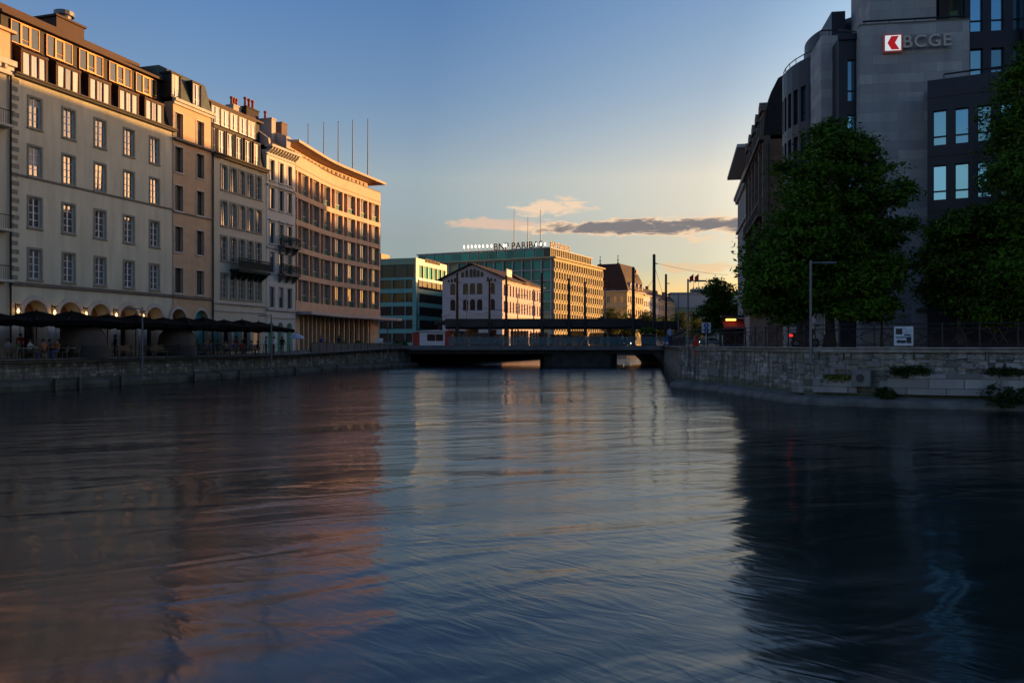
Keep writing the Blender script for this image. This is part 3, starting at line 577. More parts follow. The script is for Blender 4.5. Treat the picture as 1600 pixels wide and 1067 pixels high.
m=MB(); m.box(0,L,-.18,0,7.05,7.3); m.box(0,L,-.1,0,6.3,6.45); b.part(m,'string_course','trim')
m=MB(); m.prism_x([(.15,21.9),(.75,24.7),(.95,26.9),(2.6,27.4),(11,27.4),(12,21.9)],0,L); rf=b.part(m,'roof','zinc')
m=MB(); m.box(-.1,L+.1,.45,1.3,26.95,27.15); b.part(m,'eave_slab','brown')
for c in dcol:
    m=MB(); m.box(c-.62,c+.62,-.02,.9,24.35,24.5)
    for sx in(-.6,.5): m.box(c+sx,c+sx+.1,.0,.8,21.95,24.35)
    b.part(m,'dormer','zinc'); b.win(c,22.0,1.0,2.3,'dormer',.16)
for c in [b.u(p,.8) for p in(333.8,348.3,362.5,376.5,390)]:
    m=MB(); m.box(c-.78,c+.78,.5,1.1,26.7,26.95)
    for sx in(-.76,.66): m.box(c+sx,c+sx+.1,.5,1.1,25.0,26.7)
    b.part(m,'dormer','brown'); b.win(c,25.0,1.32,1.7,'dormer',.0,y=.58)
chimney(b,None,b.u(365.5,4),4.0,27.3,29.0,1.4,.9,'palewall',3,.9); chimney(b,None,b.u(389,3.5),3.5,27.2,29.2,2.3,1.0,'slate',3,1.1)
m=MB(); m.prism_x([(3,27.4),(4.2,28.5),(5.4,27.4)],b.u(331.6),b.u(341)); b.part(m,'skylight','slate')
bu0,bu1=b.u(359),b.u(409); m=MB(); m.box(bu0,bu1,-1.1,0,10.35,10.6); 
for i in range(6): x=bu0+.3+i*(bu1-bu0-.6)/5; m.prism_x([(0,9.6),(0,10.35),(-.95,10.35),(-.8,10.15)],x-.1,x+.1)
bal=b.part(m,'balcony','iron'); q=MB()
for i in range(46): x=bu0+.03+i*(bu1-bu0-.06)/45; q.tube((x,-1.06,10.6),(x,-1.06,11.72),.022,.022,4)
for i in range(8): q.tube((bu0+.03,-.12-i*.13,10.6),(bu0+.03,-.12-i*.13,11.72),.022,.022,4)
q.box(bu0,bu1,-1.1,-1.02,11.7,11.78); q.box(bu0,bu1,-1.09,-1.03,10.75,10.82); q.box(bu0,bu1,-1.075,-1.055,10.85,11.5); b.part(q,'railing','iron',bal)
m=MB(); m.tube((.05,-.1,2),(.05,-.1,21.6),.06,.06,8); b.part(m,'downpipe','zinc')

# --- white building with stone balconies
b=Bld('white_building','narrow white building with bracketed cornice and two small dark balconies',416.7,2.05,-.05); L=b.u(461.5)
cols=[b.u(p) for p in(425.3,439.4,452.6)]; rows=[8.2,12.0,15.2,19.0,22.1]
gcol=[b.u(p) for p in(423.5,438.5,452.5)]
holes=[(c-.43,c+.43,r-1.12,r+1.12) for c in cols for r in rows]+[(c-.62,c+.62,2.1,5.4,.62,.45) for c in gcol]
m=MB(); m.wall(0,L,2.05,24.2,holes,.28); sh=shell(b,L,12,2.05,24.2,''); m.add(sh.v,sh.f); b.part(m,'wall','white')
for r in rows:
    for c in cols: b.win(c,r-1.12,.86,2.24,'plain',.22,0,.14)
for c in gcol: m=MB(); m.quad((c-.62,.4,2.1),(c+.62,.4,2.1),(c+.62,.4,5.4),(c-.62,.4,5.4)); b.part(m,'shop_window','shopgreen'); m=MB(); m.box(c-.62,c+.62,.3,.42,4.5,4.62); b.part(m,'transom','trim')
m=MB(); m.box(-.1,L+.1,-.8,.2,24.45,24.7); m.box(0,L,-.15,0,23.6,23.75)
for i in range(11): x=.15+i*(L-.4)/10; m.prism_x([(0,23.85),(0,24.45),(-.7,24.45),(-.55,24.2)],x,x+.16)
m.box(0,L,-.1,0,24.2,24.45); b.part(m,'cornice','trim')
m=MB(); m.box(0,L,-.16,0,20.3,20.5); m.box(0,L,-.16,0,13.5,13.66); m.box(0,L,-.2,0,6.7,6.95); m.box(0,L,-.1,0,5.9,6.05)
for c in cols:
    for r in rows[2:4]: m.box(c-.65,c+.65,-.22,0,r+1.35,r+1.5)
    for r in rows: m.box(c-.58,c+.58,-.14,0,r-1.3,r-1.15)
b.part(m,'string_course','trim')
m=MB(); m.prism_x([(-.6,24.7),(3.5,27.2),(8,27.2),(12,24.7)],.35,L-.05); b.part(m,'roof','slate')
m=MB(); m.prism_x([(-.3,24.7),(-.2,25.4),(3.4,27.9),(8,27.9),(12,24.7)],0,.34); b.part(m,'party_wall','palewall')
m=MB(); m.prism_x([(.6,24.7),(.6,26.8),(4.5,28.3),(11,28.3),(11,24.7)],L-.9,L-.06); b.part(m,'party_wall','palewall')
chimney(b,None,b.u(414,3),3.0,25.5,28.6,.8,2.2,'palewall',1,.9); chimney(b,None,b.u(430,5),5,26.5,28.6,1.6,1.8,'palewall',3,.8); chimney(b,None,b.u(436,4.2),4.2,26.5,29.4,1.2,1.4,'oldstone',0)
for z in(10.85,14.0):
    x0,x1=cols[1]-.75,cols[2]+.85; m=MB(); m.box(x0,x1,-.95,0,z-.22,z)
    for x in(x0+.25,(x0+x1)/2,x1-.35): m.prism_x([(0,z-1.0),(0,z-.22),(-.85,z-.22),(-.6,z-.55)],x,x+.18)
    bl=b.part(m,'balcony','ledge'); q=MB()
    for i in range(20): x=x0+.05+i*(x1-x0-.1)/19; q.tube((x,-.9,z),(x,-.9,z+1.0),.03,.03,4)
    q.box(x0,x1,-.94,-.86,z+.98,z+1.05); q.box(x0,x0+.05,-.9,0,z+.98,z+1.05); b.part(q,'railing','black',bl)
    for i in range(7):
        x=x0+.3+i*(x1-x0-.6)/6; pl=MB()
        for k in range(26): v=Vector((x+random.gauss(0,.14),-.55+random.gauss(0,.12),z+.35+random.random()*.75)); e1=Vector((random.gauss(0,1),random.gauss(0,1),random.gauss(0,1))).normalized()*.09; e2=e1.orthogonal().normalized()*.08; pl.quad(v-e1,v-e2,v+e1,v+e2)
        b.part(pl,'balcony_plant','leaf3',bl)

# --- modern building: concave front, pier grid, thin oversailing roof
b=Bld('office_building','concave rose concrete building with pier grid and thin overhanging roof',462.5,2.1)
a0=R(9.4); pl=[(0.0,0.0)]; 
for i in range(280):
    s=i*.1; a=a0 if s<8 else a0*max(0,1-(s-8)/7.0); pl.append((pl[-1][0]+.1*math.cos(a),pl[-1][1]+.1*math.sin(a)))
endu=None
for i,(x,y) in enumerate(pl):
    p=b.p0+QT*x-QN*y
    if (p.x/p.y*F+CX)>594.3: endu=i*.1; break
LEN=endu
def pp(s,o=0):
    i=min(int(s*10),len(pl)-2); t=s*10-i; x=pl[i][0]*(1-t)+pl[i+1][0]*t; y=pl[i][1]*(1-t)+pl[i+1][1]*t
    dx=pl[i+1][0]-pl[i][0]; dy=pl[i+1][1]-pl[i][1]; q=math.hypot(dx,dy); return x+dy/q*o,y-dx/q*o,math.atan2(dy,dx)     # o: outwards
def strip(mb,s0,s1,z0,z1,o0,o1,st=.9,m=0):
    k=max(1,int((s1-s0)/st))
    for i in range(k):
        a=s0+(s1-s0)*i/k; c=s0+(s1-s0)*(i+1)/k; A=pp(a,o1);Bq=pp(c,o1);Cq=pp(c,o0);Dq=pp(a,o0)
        mb.prism_z([(A[0],A[1]),(Bq[0],Bq[1]),(Cq[0],Cq[1]),(Dq[0],Dq[1])],z0,z1,m)
FL=[8.05+3.13*k for k in range(5)]
m=MB()
for z0_,z1_ in [(6.85,8.05)]+[(z+2.52,z+3.13) for z in FL[:-1]]+[(23.09,24.95)]: m=MB(); strip(m,0,LEN,z0_,z1_,-.5,0); m.build('floor_band',K['modern'],b.r,b.B)
m=MB(); strip(m,0,LEN,23.55,23.62,0,.03); strip(m,0,LEN,24.95,25.05,-.55,.06); b.part(m,'parapet_coping','ledge')
pw=.32; NB=7; s0=.55; bw=(LEN-s0-.25)/NB; piers=MB()
for k in range(NB+1):
    sc_=s0+k*bw if k<NB else LEN-.2
    strip(piers,max(0,sc_-pw/2),min(LEN,sc_+pw/2),8.05,23.09,-.55,-.03)
    if k<NB: strip(piers,sc_+pw/2+.95*bw*.32,sc_+pw/2+.95*bw*.32+.14,8.05,23.09,-.5,-.08)
b.part(piers,'pier','modern')
def modern_window(w):
    key=('mod',round(w,2))
    if key in WIN: return WIN[key]
    f=MB(); h=2.52
    for x0,x1,z0,z1 in((0,.07,0,h),(w-.07,w,0,h),(.07,w-.07,h-.07,h),(.07,w-.07,.72,.82),(w*.45,w*.45+.07,.82,h-.07)): f.box(x0,x1,-.06,.03,z0,z1)
    g=MB(); g.quad((.02,.01,.78),(w-.02,.01,.78),(w-.02,.01,h-.02),(.02,.01,h-.02)); p=MB(); p.box(.07,w-.07,-.02,.02,0,.72)
    WIN[key]=[f.mesh('window',K['trim']),g.mesh('pane',K['gl']),p.mesh('spandrel_panel',K['green'])]; return WIN[key]
back=MB()
for z in FL:
    for k in range(NB):
        sa=s0+k*bw+pw/2+.95*bw*.32+.14; sb=s0+(k+1)*bw-pw/2; A=pp(sa,-.42); Bq=pp(sb,-.42); w=math.hypot(Bq[0]-A[0],Bq[1]-A[1])
        f,g,p=modern_window(w); M=b.B@T(A[0],A[1],z)@RZ(math.atan2(Bq[1]-A[1],Bq[0]-A[0]))
        o=link('window',f,b.r,M); link('pane',g,o); link('spandrel_panel',p,o)
for k in range(NB):
    sa=s0+k*bw+pw/2-.05; sb=sa+.95*bw*.32+.1; strip(back,sa,sb,8.05,23.09,-.6,-.48)
b.part(back,'recess_panel','modern_pier')
m=MB(); strip(m,0,LEN,8.05,23.09,-.9,-.62); e=pp(LEN,-.62); f_=pp(0,-.62); m.box(f_[0],e[0],6.5,7,2.1,25.0); 
m.quad((e[0],e[1]+.0,2.1),(e[0],13,2.1),(e[0],13,25),(e[0],e[1],25)); m.quad((f_[0],f_[1],2.1),(f_[0],13,2.1),(f_[0],13,25),(f_[0],f_[1],25)); m.quad((f_[0],13,2.1),(e[0],13,2.1),(e[0],13,25),(f_[0],13,25)); m.add([(f_[0],f_[1],24.9),(e[0],e[1],24.9),(e[0],13,24.9),(f_[0],13,24.9)],[(0,1,2,3)])
m.quad((e[0],e[1]-.62,6.85),(e[0],e[1]+.1,6.85),(e[0],e[1]+.1,25),(e[0],e[1]-.62,25)); b.part(m,'core_wall','modern')
m=MB(); strip(m,0,LEN-1.2,25.0,26.25,-1.75,-1.45); x1=pp(LEN-1.2,-1.45); m.quad((x1[0],x1[1],25),(x1[0],12,25),(x1[0],12,26.25),(x1[0],x1[1],26.25)); b.part(m,'penthouse_wall','tan')
ph=MB(); ph.box(0,.62,-.03,.03,0,.75); me=ph.mesh('window',K['glc'])
for k in range(20):
    A=pp(1.6+k*(LEN-4.2)/19,-1.40); link('attic_window',me,b.r,b.B@T(A[0],A[1],25.28)@RZ(A[2]))
m=MB(); strip(m,0,LEN+.0,26.3,26.6,-12,.4,.5); e=pp(LEN,.4); e2=pp(LEN,-12); m.prism_z([(e[0],e[1]),(e[0]+1.1,e[1]),(e2[0]+1.1,e2[1]),(e2[0],e2[1])],26.3,26.6); b.part(m,'roof_slab','modern')
ca=MB(); strip(ca,.9,LEN,6.5,6.85,-.6,1.5,.5); e=pp(LEN,1.5); e2=pp(LEN,-6); ca.prism_z([(e[0],e[1]),(e[0]+4.2,e[1]),(e2[0]+4.2,e2[1]),(e2[0],e2[1])],6.5,6.85); b.part(ca,'canopy','modern_pier')
g=MB(); strip(g,0,LEN,2.1,6.5,-1.0,-.8); b.part(g,'shop_glazing','gld')
g=MB()
for k in range(19): s_=.3+k*(LEN-.8)/18; strip(g,s_,s_+(.7 if k in(0,18) else .30),2.1,6.5,-.79,-.35)
strip(g,0,1.8,2.1,6.5,-.7,-.3); strip(g,LEN-2.6,LEN,2.1,6.5,-.7,-.3); b.part(g,'ground_pier','tan')
g=MB()
for k in range(18): s_=.75+k*(LEN-.8)/18; strip(g,s_,s_+.5,2.3,6.2,-.797,-.78); 
b.part(g,'curtain','wicker')
# five thin masts on its roof
for i,(px,pt) in enumerate(((481.5,195),(506,193),(528.5,191),(551,189),(574.8,187))):
    Y=118; p=at(px,HY,Y); m=MB(); m.lathe([(.16,0),(.16,.25),(.085,.3),(.05,zat(pt,Y)-26.6)],8); m.lathe([(.0,0),(.09,.06),(0,.12)],8,0,(0,0,zat(pt,Y)-26.6))
    o=m.build('flagpole',K['black'],None,T(p.x,p.y,26.6)); tag(o,'bare thin flagpole on the concave building roof, %s from the left of five'%ORD[i],'flagpole','flagpoles on the concave building')
# ------------------------------------------------------------------ buildings beyond the bridge
def text_mesh(txt,size,ext,mat,bold=0.0,space=1.0):
    c=bpy.data.curves.new('lettering','FONT'); c.body=txt; c.size=size; c.extrude=ext; c.offset=bold; c.space_character=space; c.align_x='CENTER'
    o=bpy.data.objects.new('lettering',c); COL.objects.link(o); dg=bpy.context.evaluated_depsgraph_get(); me=bpy.data.meshes.new_from_object(o.evaluated_get(dg)); 
    bpy.data.objects.remove(o); me.materials.clear(); me.materials.append(mat); return me
UP=Matrix.Rotation(math.pi/2,4,'X')
def simple_win(w,h,fm,gm,rise=0,bar=True):
    k=('s',round(w,2),round(h,2),fm,gm,rise)
    if k in WIN: return WIN[k]
    g=MB()
    if rise: P=[(-w/2,0),(w/2,0)]+[p for p in arc(-w/2,w/2,h,rise,8)][::-1]; g.add([(x,.02,z) for x,z in P],[tuple(range(len(P)))],1)
    else: g.quad((-w/2,.02,0),(w/2,.02,0),(w/2,.02,h),(-w/2,.02,h),1)
    t=.07
    for x0,x1,z0,z1 in((-w/2,-w/2+t,0,h-rise),(w/2-t,w/2,0,h-rise),(-w/2+t,w/2-t,0,t)): g.box(x0,x1,-.03,.015,z0,z1)
    if bar: g.box(-.03,.03,-.03,.012,t,h-.02)
    if not rise: g.box(-w/2+t,w/2-t,-.03,.015,h-t,h)
    WIN[k]=g.mesh('window',[K[fm],K[gm]]); return WIN[k]
TH26=math.atan2(.899,.438)
# teal glass building
c=at(650,HY,190); b=Bld('glass_building','dark teal glass office building with sunlit-toned olive top floor at the bridge head',0,2.5,loc=(c.x,c.y,0),ang=QA); Ls,Lf=18.8,16.0
FR=T(0,Lf,0)@RZ(-math.pi/2)
m=MB(); m.box(.3,Ls,.3,Lf,2.5,22.2); b.part(m,'core_wall','gld')
for nm,ml in(('top_band','olive'),('floor_band','teal')):  # olive top carries the sunlit tone of the teal panels in its colour
    m=MB()
    if nm=='top_band': m.box(0,Ls,0,Lf,21.3,22.75)
    else:
        for k in range(6): z=18.0-k*3.08; m.box(0,Ls,0,Lf,z-.15 if k else z-.2,z+.85 if k else z+.35)
    b.part(m,nm,ml)
for bx_ in((.004,.9,.004,.9,2.5,17.8),(.004,.5,Lf-.6,Lf-.004,2.5,17.8),(Ls-.6,Ls-.004,.004,.5,2.5,17.8)): m=MB(); m.box(*bx_); b.part(m,'corner_post','teal')
m=MB(); m.box(0,1.6,0,.5,18.35,21.3); m.box(Ls-.7,Ls,0,.5,18.35,21.3); 
for k in range(7): x=1.6+k*(Ls-2.3)/6; m.box(x-.12,x+.12,0,.35,18.35,21.3)
m.build_each('mullion',K['olive'],b.r,b.B)
m=MB()
for k in range(5):
    for j in range(5): z=18.0-k*3.08; y=Lf-.6-j*3.3-2.8; m.box(.02,.25,y-.1,y+.1,z-3.0+.85,z-.15)
    z=18.0-k*3.08
m.build_each('mullion',K['teal'],b.r,b.B)
for k in range(6):
    z=(18.36 if k==0 else 18.0-k*3.08+.86); h=2.9 if k==0 else 2.05
    for j in range(6):
        x=1.6+j*(Ls-2.3)/6+(Ls-2.3)/12; o=link('window',simple_win((Ls-2.3)/6-.3,h,'clad','gld' if k else 'glt',0,False),b.r,b.B@T(x,.22,z))
    for j in range(4): o=link('window',simple_win(3.0,h,'clad','gld',0,j%2==1),b.r,b.B@FR@T(1.9+j*3.3+.4,.26,z))
m=MB(); m.box(1.5,6,9.5,15,22.75,24.2); b.part(m,'roof_box','tan'); m=MB(); m.tube((2.5,11,22.75),(2.5,11,28.2),.06,.03,6); b.part(m,'aerial','metal')
link('sign_lettering',text_mesh('PICTET',1.1,.08,K['red'],.02) if False else text_mesh('S I N',1.9,.1,K['signwhite'],.04),b.r,b.B@FR@T(2.2,-.15,22.7)@UP)
m=MB(); 
for i in range(11): x=5.2+i*.85; m.box(x,x+.5,-.12,-.02,22.2,23.1)
b.part(m,'sign_panel','brown')
# gabled pinkish building
c=at(785,HY,170); b=Bld('gabled_building','pinkish gabled building with arched windows behind the tram shelter',0,2.5,loc=(c.x,c.y,0),ang=QA); Ls,Lf=29.9,13.2
FR=T(0,Lf,0)@RZ(-math.pi/2); ez=16.6; az_=19.5
fu=lambda px:(px-692)/(785-692)*Lf
cols=[fu(p) for p in(708.5,728.5,739.3,750.3,769.5)]; holes=[(x-.58,x+.58,z,z+2.35,.58) for x in cols for z in(10.0,13.3)]
top=[(x-.3,x+.3,16.9,16.9+min(1.7,max(.5,(az_-abs(x-Lf/2)*(az_-ez)/(Lf/2))-17.5)),.3) for x in [fu(p) for p in(724,730.5,737,742.5,748,754)]]
small=[(fu(p)-.22,fu(p)+.22,15.9,15.9+hh,.22) for p,hh in((702,.55),(707,.75),(712,.95),(763,.95),(768,.75),(774,.55))]
m=MB(FR); m.wall(0,Lf,2.5,16.6,[h for h in holes]+[(1.2,2.8,2.5,6,0),(5.2,8.0,2.5,6.2,0),(10.2,11.9,2.5,6,0)],.3); m.M=FR
P=[(0,16.6),(Lf,16.6),(Lf/2,az_)]; m.add([(x,0,z) for x,z in P],[(0,1,2)])
m.M=None; sw=[(x-.5,x+.5,z,z+2.4,.5) for i in range(14) for x in [1.3+i*(Ls-2.6)/13] for z in(9.6,13.0)]; m.wall(0,Ls,2.5,16.4,sw+[(1.0+i*2.4,2.4+i*2.4,2.5,6.2,.7) for i in range(12)],.3)
m.quad((Ls,0,2.5),(Ls,Lf,2.5),(Ls,Lf,16.5),(Ls,0,16.5)); m.quad((0,Lf,2.5),(Ls,Lf,2.5),(Ls,Lf,16.5),(0,Lf,16.5)); m.add([(Ls,0,16.5),(Ls,Lf,16.5),(Ls,Lf/2,az_)],[(0,1,2)]); b.part(m,'wall','gable')
for h in holes: link('window',simple_win(1.16,2.35,'brown','gld',.58),b.r,b.B@FR@T((h[0]+h[1])/2,.2,h[2]))
for h in top+small: link('window',simple_win(h[1]-h[0],h[3]-h[2],'brown','gld',h[4]),b.r,b.B@FR@T((h[0]+h[1])/2,-.06,h[2]))
for h in sw: link('window',simple_win(1.0,2.4,'trim','gl',.5),b.r,b.B@T((h[0]+h[1])/2,.2,h[2]))
m=MB(FR); m.box(-.1,Lf+.1,-.14,0,8.9,9.25); m.box(0,Lf,-.08,0,12.7,12.85); m.box(0,Lf,-.1,0,15.6,15.72); m.M=None; m.box(0,Ls,-.14,0,8.9,9.25); m.box(0,Ls,-.08,0,12.4,12.55); m.box(0,Ls,-.3,0,16.1,16.4); b.part(m,'string_course','trim')
m=MB(); k=(az_-ez)/(Lf/2)
for y0,z0,y1,z1 in((-.9,ez-.9*k+.05,Lf/2,az_+.05),(Lf+.9,ez-.9*k+.05,Lf/2,az_+.05)): m.add([(-.8,y0,z0),(Ls+.6,y0,z0),(Ls+.6,y1,z1),(-.8,y1,z1),(-.8,y0,z0+.22),(Ls+.6,y0,z0+.22),(Ls+.6,y1,z1+.22),(-.8,y1,z1+.22)],[(0,3,2,1),(4,5,6,7),(0,1,5,4),(1,2,6,5),(2,3,7,6),(3,0,4,7)])
b.part(m,'roof','roofb')
m=MB(); m.prism_x([(-1.0,ez-.4),(-1.0,ez+.05),(2.2,ez+1.9),(4.4,ez+.6)],13.6,17.0); b.part(m,'dormer','roofb')
m=MB(); m.box(1.0,4.6,-.6,-.42,16.9,18.5); sg=b.part(m,'roof_sign','trim'); m=MB(); m.box(1.4,4.3,-.62,-.6,17.2,17.33); 
for i in range(8): m.box(1.45+i*.36,1.7+i*.36,-.62,-.6,17.6,18.15)
b.part(m,'sign_marks','letters',sg)
q_=Vector((-1.98,170,0))+QT*33-QN*9; bb=Bld('unseen_back_building','unseen brick building added for shade behind the gabled building',0,2.5,loc=q_,ang=QA); m=MB(); m.box(0,24,0,14,2.5,16.6); bb.part(m,'wall','oldstone'); m=MB(); m.prism_x([(-.3,16.6),(7,18.0),(14.3,16.6)],-.3,24.3); bb.part(m,'roof','roofb')  # unseen building, added to shade the side of the teal building
# long limestone office with roof lettering
c=at(865.8,HY,265); b=Bld('bank_office','long limestone office with green glass front, roof lettering and three masts',0,2.5,loc=(c.x,c.y,0),ang=TH26); Ls,Lf=45.6,56.0; Z=31.0
FR=T(0,Lf,0)@RZ(-math.pi/2)
NC,NR=20,8; cw=(Ls-1.2)/NC; hs=[(.6+i*cw+.42,.6+(i+1)*cw-.42,Z-1.45-k*3.36-2.15,Z-1.45-k*3.36) for k in range(NR) for i in range(NC)]
m=MB(); m.wall(0,Ls,2.5,Z-.5,hs,.5); m.quad((Ls,0,2.5),(Ls,Lf,2.5),(Ls,Lf,Z-.5),(Ls,0,Z-.5)); m.quad((0,Lf,2.5),(Ls,Lf,2.5),(Ls,Lf,Z-.5),(0,Lf,Z-.5)); m.quad((.5,.05,2.5),(.5,Lf,2.5),(.5,Lf,Z-.5),(.5,.05,Z-.5)); b.part(m,'wall','limestone')
for h in hs[:NC*4]: link('window',simple_win(cw-.84,2.15,'darkframe','glg',0,False),b.r,b.B@T((h[0]+h[1])/2,.42,h[2]))
m=MB()
for h in hs[NC*4:]: m.quad((h[0],.42,h[2]),(h[1],.42,h[2]),(h[1],.42,h[3]),(h[0],.42,h[3]))
o=b.part(m,'window','gl'); o['kind']='stuff'
m=MB()
for k in range(NR):
    for i in range(NC+1): x=.6+i*cw; z=Z-1.45-k*3.36; m.box(x-.3,x+.3,-.28,.0,z-2.1,z+.1)
    z=Z-1.45-k*3.36; 
    for i in range(NC): x=.6+i*cw+cw/2; m.prism_x([(0,z-3.1),(0,z-2.25),(-.32,z-2.25),(-.1,z-3.1)],x-.7,x+.7)
b.part(m,'pilaster','limestone')
m=MB(); m.box(-.9,Ls+.6,-.9,Lf+.5,Z-.5,Z); b.part(m,'roof_slab','limestone')
m=MB(FR)
for i in range(17): x=.3+i*3.42; m.box(x-.2,x+.2,-.35,.45,2.5,Z-.5)
for k in range(8): z=Z-.5-k*3.4; m.box(0,Lf,-.02,.45,z-.45,z)
b.part(m,'pilaster','modern_pier')
for k in range(5):
    for i in range(10 if k<4 else 9):
        x=Lf-(.3+i*3.42)-1.71+.0; x=.3+(15-i)*3.42+1.71; link('glass_panel',simple_win(3.0,2.9,'darkframe','glt',0,False),b.r,b.B@FR@T(x,.3,Z-.97-k*3.4-2.93))
m=MB(); m.box(1.6,Ls-6,2.2,Lf-4,Z,Z+2.9); b.part(m,'penthouse_wall','gld'); m=MB(); m.box(1.2,Ls-5,1.8,Lf-3.5,Z+2.9,Z+3.25); b.part(m,'penthouse_roof','signwhite' if False else 'trim')
for i in range(14): link('penthouse_window',simple_win(3.0,2.5,'whiteframe','glt',0,False),b.r,b.B@FR@T(5.6+i*3.42,1.55,Z+.2)) if 5.6+i*3.42<Lf-2.3 else None
m=MB(); 
for i in range(24): x=1.8+i*1.6; m.box(x,x+.5,2.0,2.2,Z,Z+2.9)
b.part(m,'penthouse_pier','limestone')
link('roof_lettering',text_mesh('BNP PARIBAS',3.0,.12,K['brownletters'],.03,1.02),b.r,b.B@FR@T(Lf-13.6,1.7,Z+3.3)@UP); link('roof_lettering',text_mesh('BNP PARIBAS',2.9,.12,K['brownletters'],.02),b.r,b.B@T(10.5,2.2,Z+3.2)@UP)
m=MB()
for i in range(2): m.box(Ls-9,Ls-3,6,12,Z,Z+3.6)
b.part(m,'roof_box','brown')
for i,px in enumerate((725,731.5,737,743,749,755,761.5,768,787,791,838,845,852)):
    Y=276-(px-725)*.06; p=at(px,HY,Y); m=MB(); m.lathe([(.16,0),(.16,.3),(.06,.35),(.06,.5)],8); o=m.build('glint_post',K['metal'],None,T(p.x,p.y,Z+3.25)); m=MB(); m.lathe([(.10,0),(.22,.3),(.22,.9),(.08,1.15)],8,0,(0,0,.45)); m.build('globe',K['lamp'],o)  # white posts; the emission stands in for sun glints on them
    tag(o,'white roof post with glowing glint along the glass penthouse edge, %s from the left'%ORD[i],'lamp','glinting roof posts on the limestone office')
for i,(px,pt) in enumerate(((803.5,328),(825,340),(844.5,329))):
    p=at(px,HY,276); m=MB(); m.lathe([(.3,0),(.25,.5),(.16,.6),(.09,zat(pt,276)-Z-3.25)],8); m.lathe([(0,0),(.16,.12),(0,.24)],8,0,(0,0,zat(pt,276)-Z-3.3)); o=m.build('flagpole',K['metal'],None,T(p.x,p.y,Z+3.25))
    tag(o,'tall bare mast above the roof lettering, %s of three'%('leftmost','middle','rightmost')[i],'flagpole','masts above the limestone office')
# steep dark mansard building and its row
c=at(980,HY,330); b=Bld('steep_roof_building','stone building under a very steep dark mansard with two roof finials',0,2.5,loc=(c.x,c.y,0),ang=TH26); Ls,Lf=22.5,18.0; ez=24.4
FR=T(0,Lf,0)@RZ(-math.pi/2)
hs=[(1.2+i*2.6,2.6+i*2.6,z,z+2.6) for i in range(8) for z in(10,14.5,19.6)]; hf=[(1.0+i*2.8,2.4+i*2.8,z,z+2.6) for i in range(6) for z in(10,14.5,19.6)]
m=MB(); m.wall(0,Ls,2.5,ez,hs,.35); m.M=FR; m.wall(0,Lf,2.5,ez,hf,.35); m.M=None; m.quad((Ls,0,2.5),(Ls,Lf,2.5),(Ls,Lf,ez),(Ls,0,ez)); m.quad((0,Lf,2.5),(Ls,Lf,2.5),(Ls,Lf,ez),(0,Lf,ez)); b.part(m,'wall','limestone')
for h in hs: link('window',simple_win(1.4,2.6,'trim','gl'),b.r,b.B@T((h[0]+h[1])/2,.25,h[2]))
for h in hf: link('window',simple_win(1.4,2.6,'trim','gl'),b.r,b.B@FR@T((h[0]+h[1])/2,.25,h[2]))
m=MB(); m.box(-.8,Ls+.5,-.8,Lf+.5,ez-.4,ez); m.box(-.3,Ls,-.3,Lf,18.2,18.5); b.part(m,'cornice','trim')
m=MB(); R0=[(-.5,-.5),(Ls,-.5),(Ls,Lf+.4),(-.5,Lf+.4)]; R1=[(1.6,1.6),(Ls,1.2),(Ls,Lf-1.5),(1.6,Lf-1.5)]; R2=[(4.2,4.6),(Ls,4.2),(Ls,Lf-4),(4.2,Lf-4)]
vs=[(x,y,ez) for x,y in R0]+[(x,y,ez+5.4) for x,y in R1]+[(x,y,ez+11.2) for x,y in R2]; m.add(vs,[(i+4*j,(i+1)%4+4*j,(i+1)%4+4*j+4,i+4*j+4) for j in(0,1) for i in range(4)]+[(8,9,10,11)]); rf=b.part(m,'roof','roofb')
for x in(4,9,14.3,19.5): 
    m=MB(); m.box(x-.8,x+.8,-.2,2.4,ez,ez+2.6); m.prism_y([(x-1,ez+2.6),(x+1,ez+2.6),(x,ez+3.5)],-.35,2.8); b.part(m,'dormer','trim'); link('window',simple_win(1.1,1.9,'trim','glc'),b.r,b.B@T(x,-.24,ez+.45))
m=MB(FR); m.box(Lf/2-.9,Lf/2+.9,-.1,2.6,ez,ez+2.6); b.part(m,'dormer','brown')
for x,y in((4.6,5.4),(4.6,Lf-5)):
    m=MB(); m.lathe([(.5,0),(.2,.6),(.14,1.2),(.4,1.5),(.14,1.8),(.08,2.8),(.28,3.0),(.02,3.5)],8,0,(x,y,ez+11.2)); b.part(m,'finial','zinc')
m=MB(); m.box(Ls-2.2,Ls-.2,2.6,4.2,ez+6,ez+9.8); b.part(m,'chimney','tan')
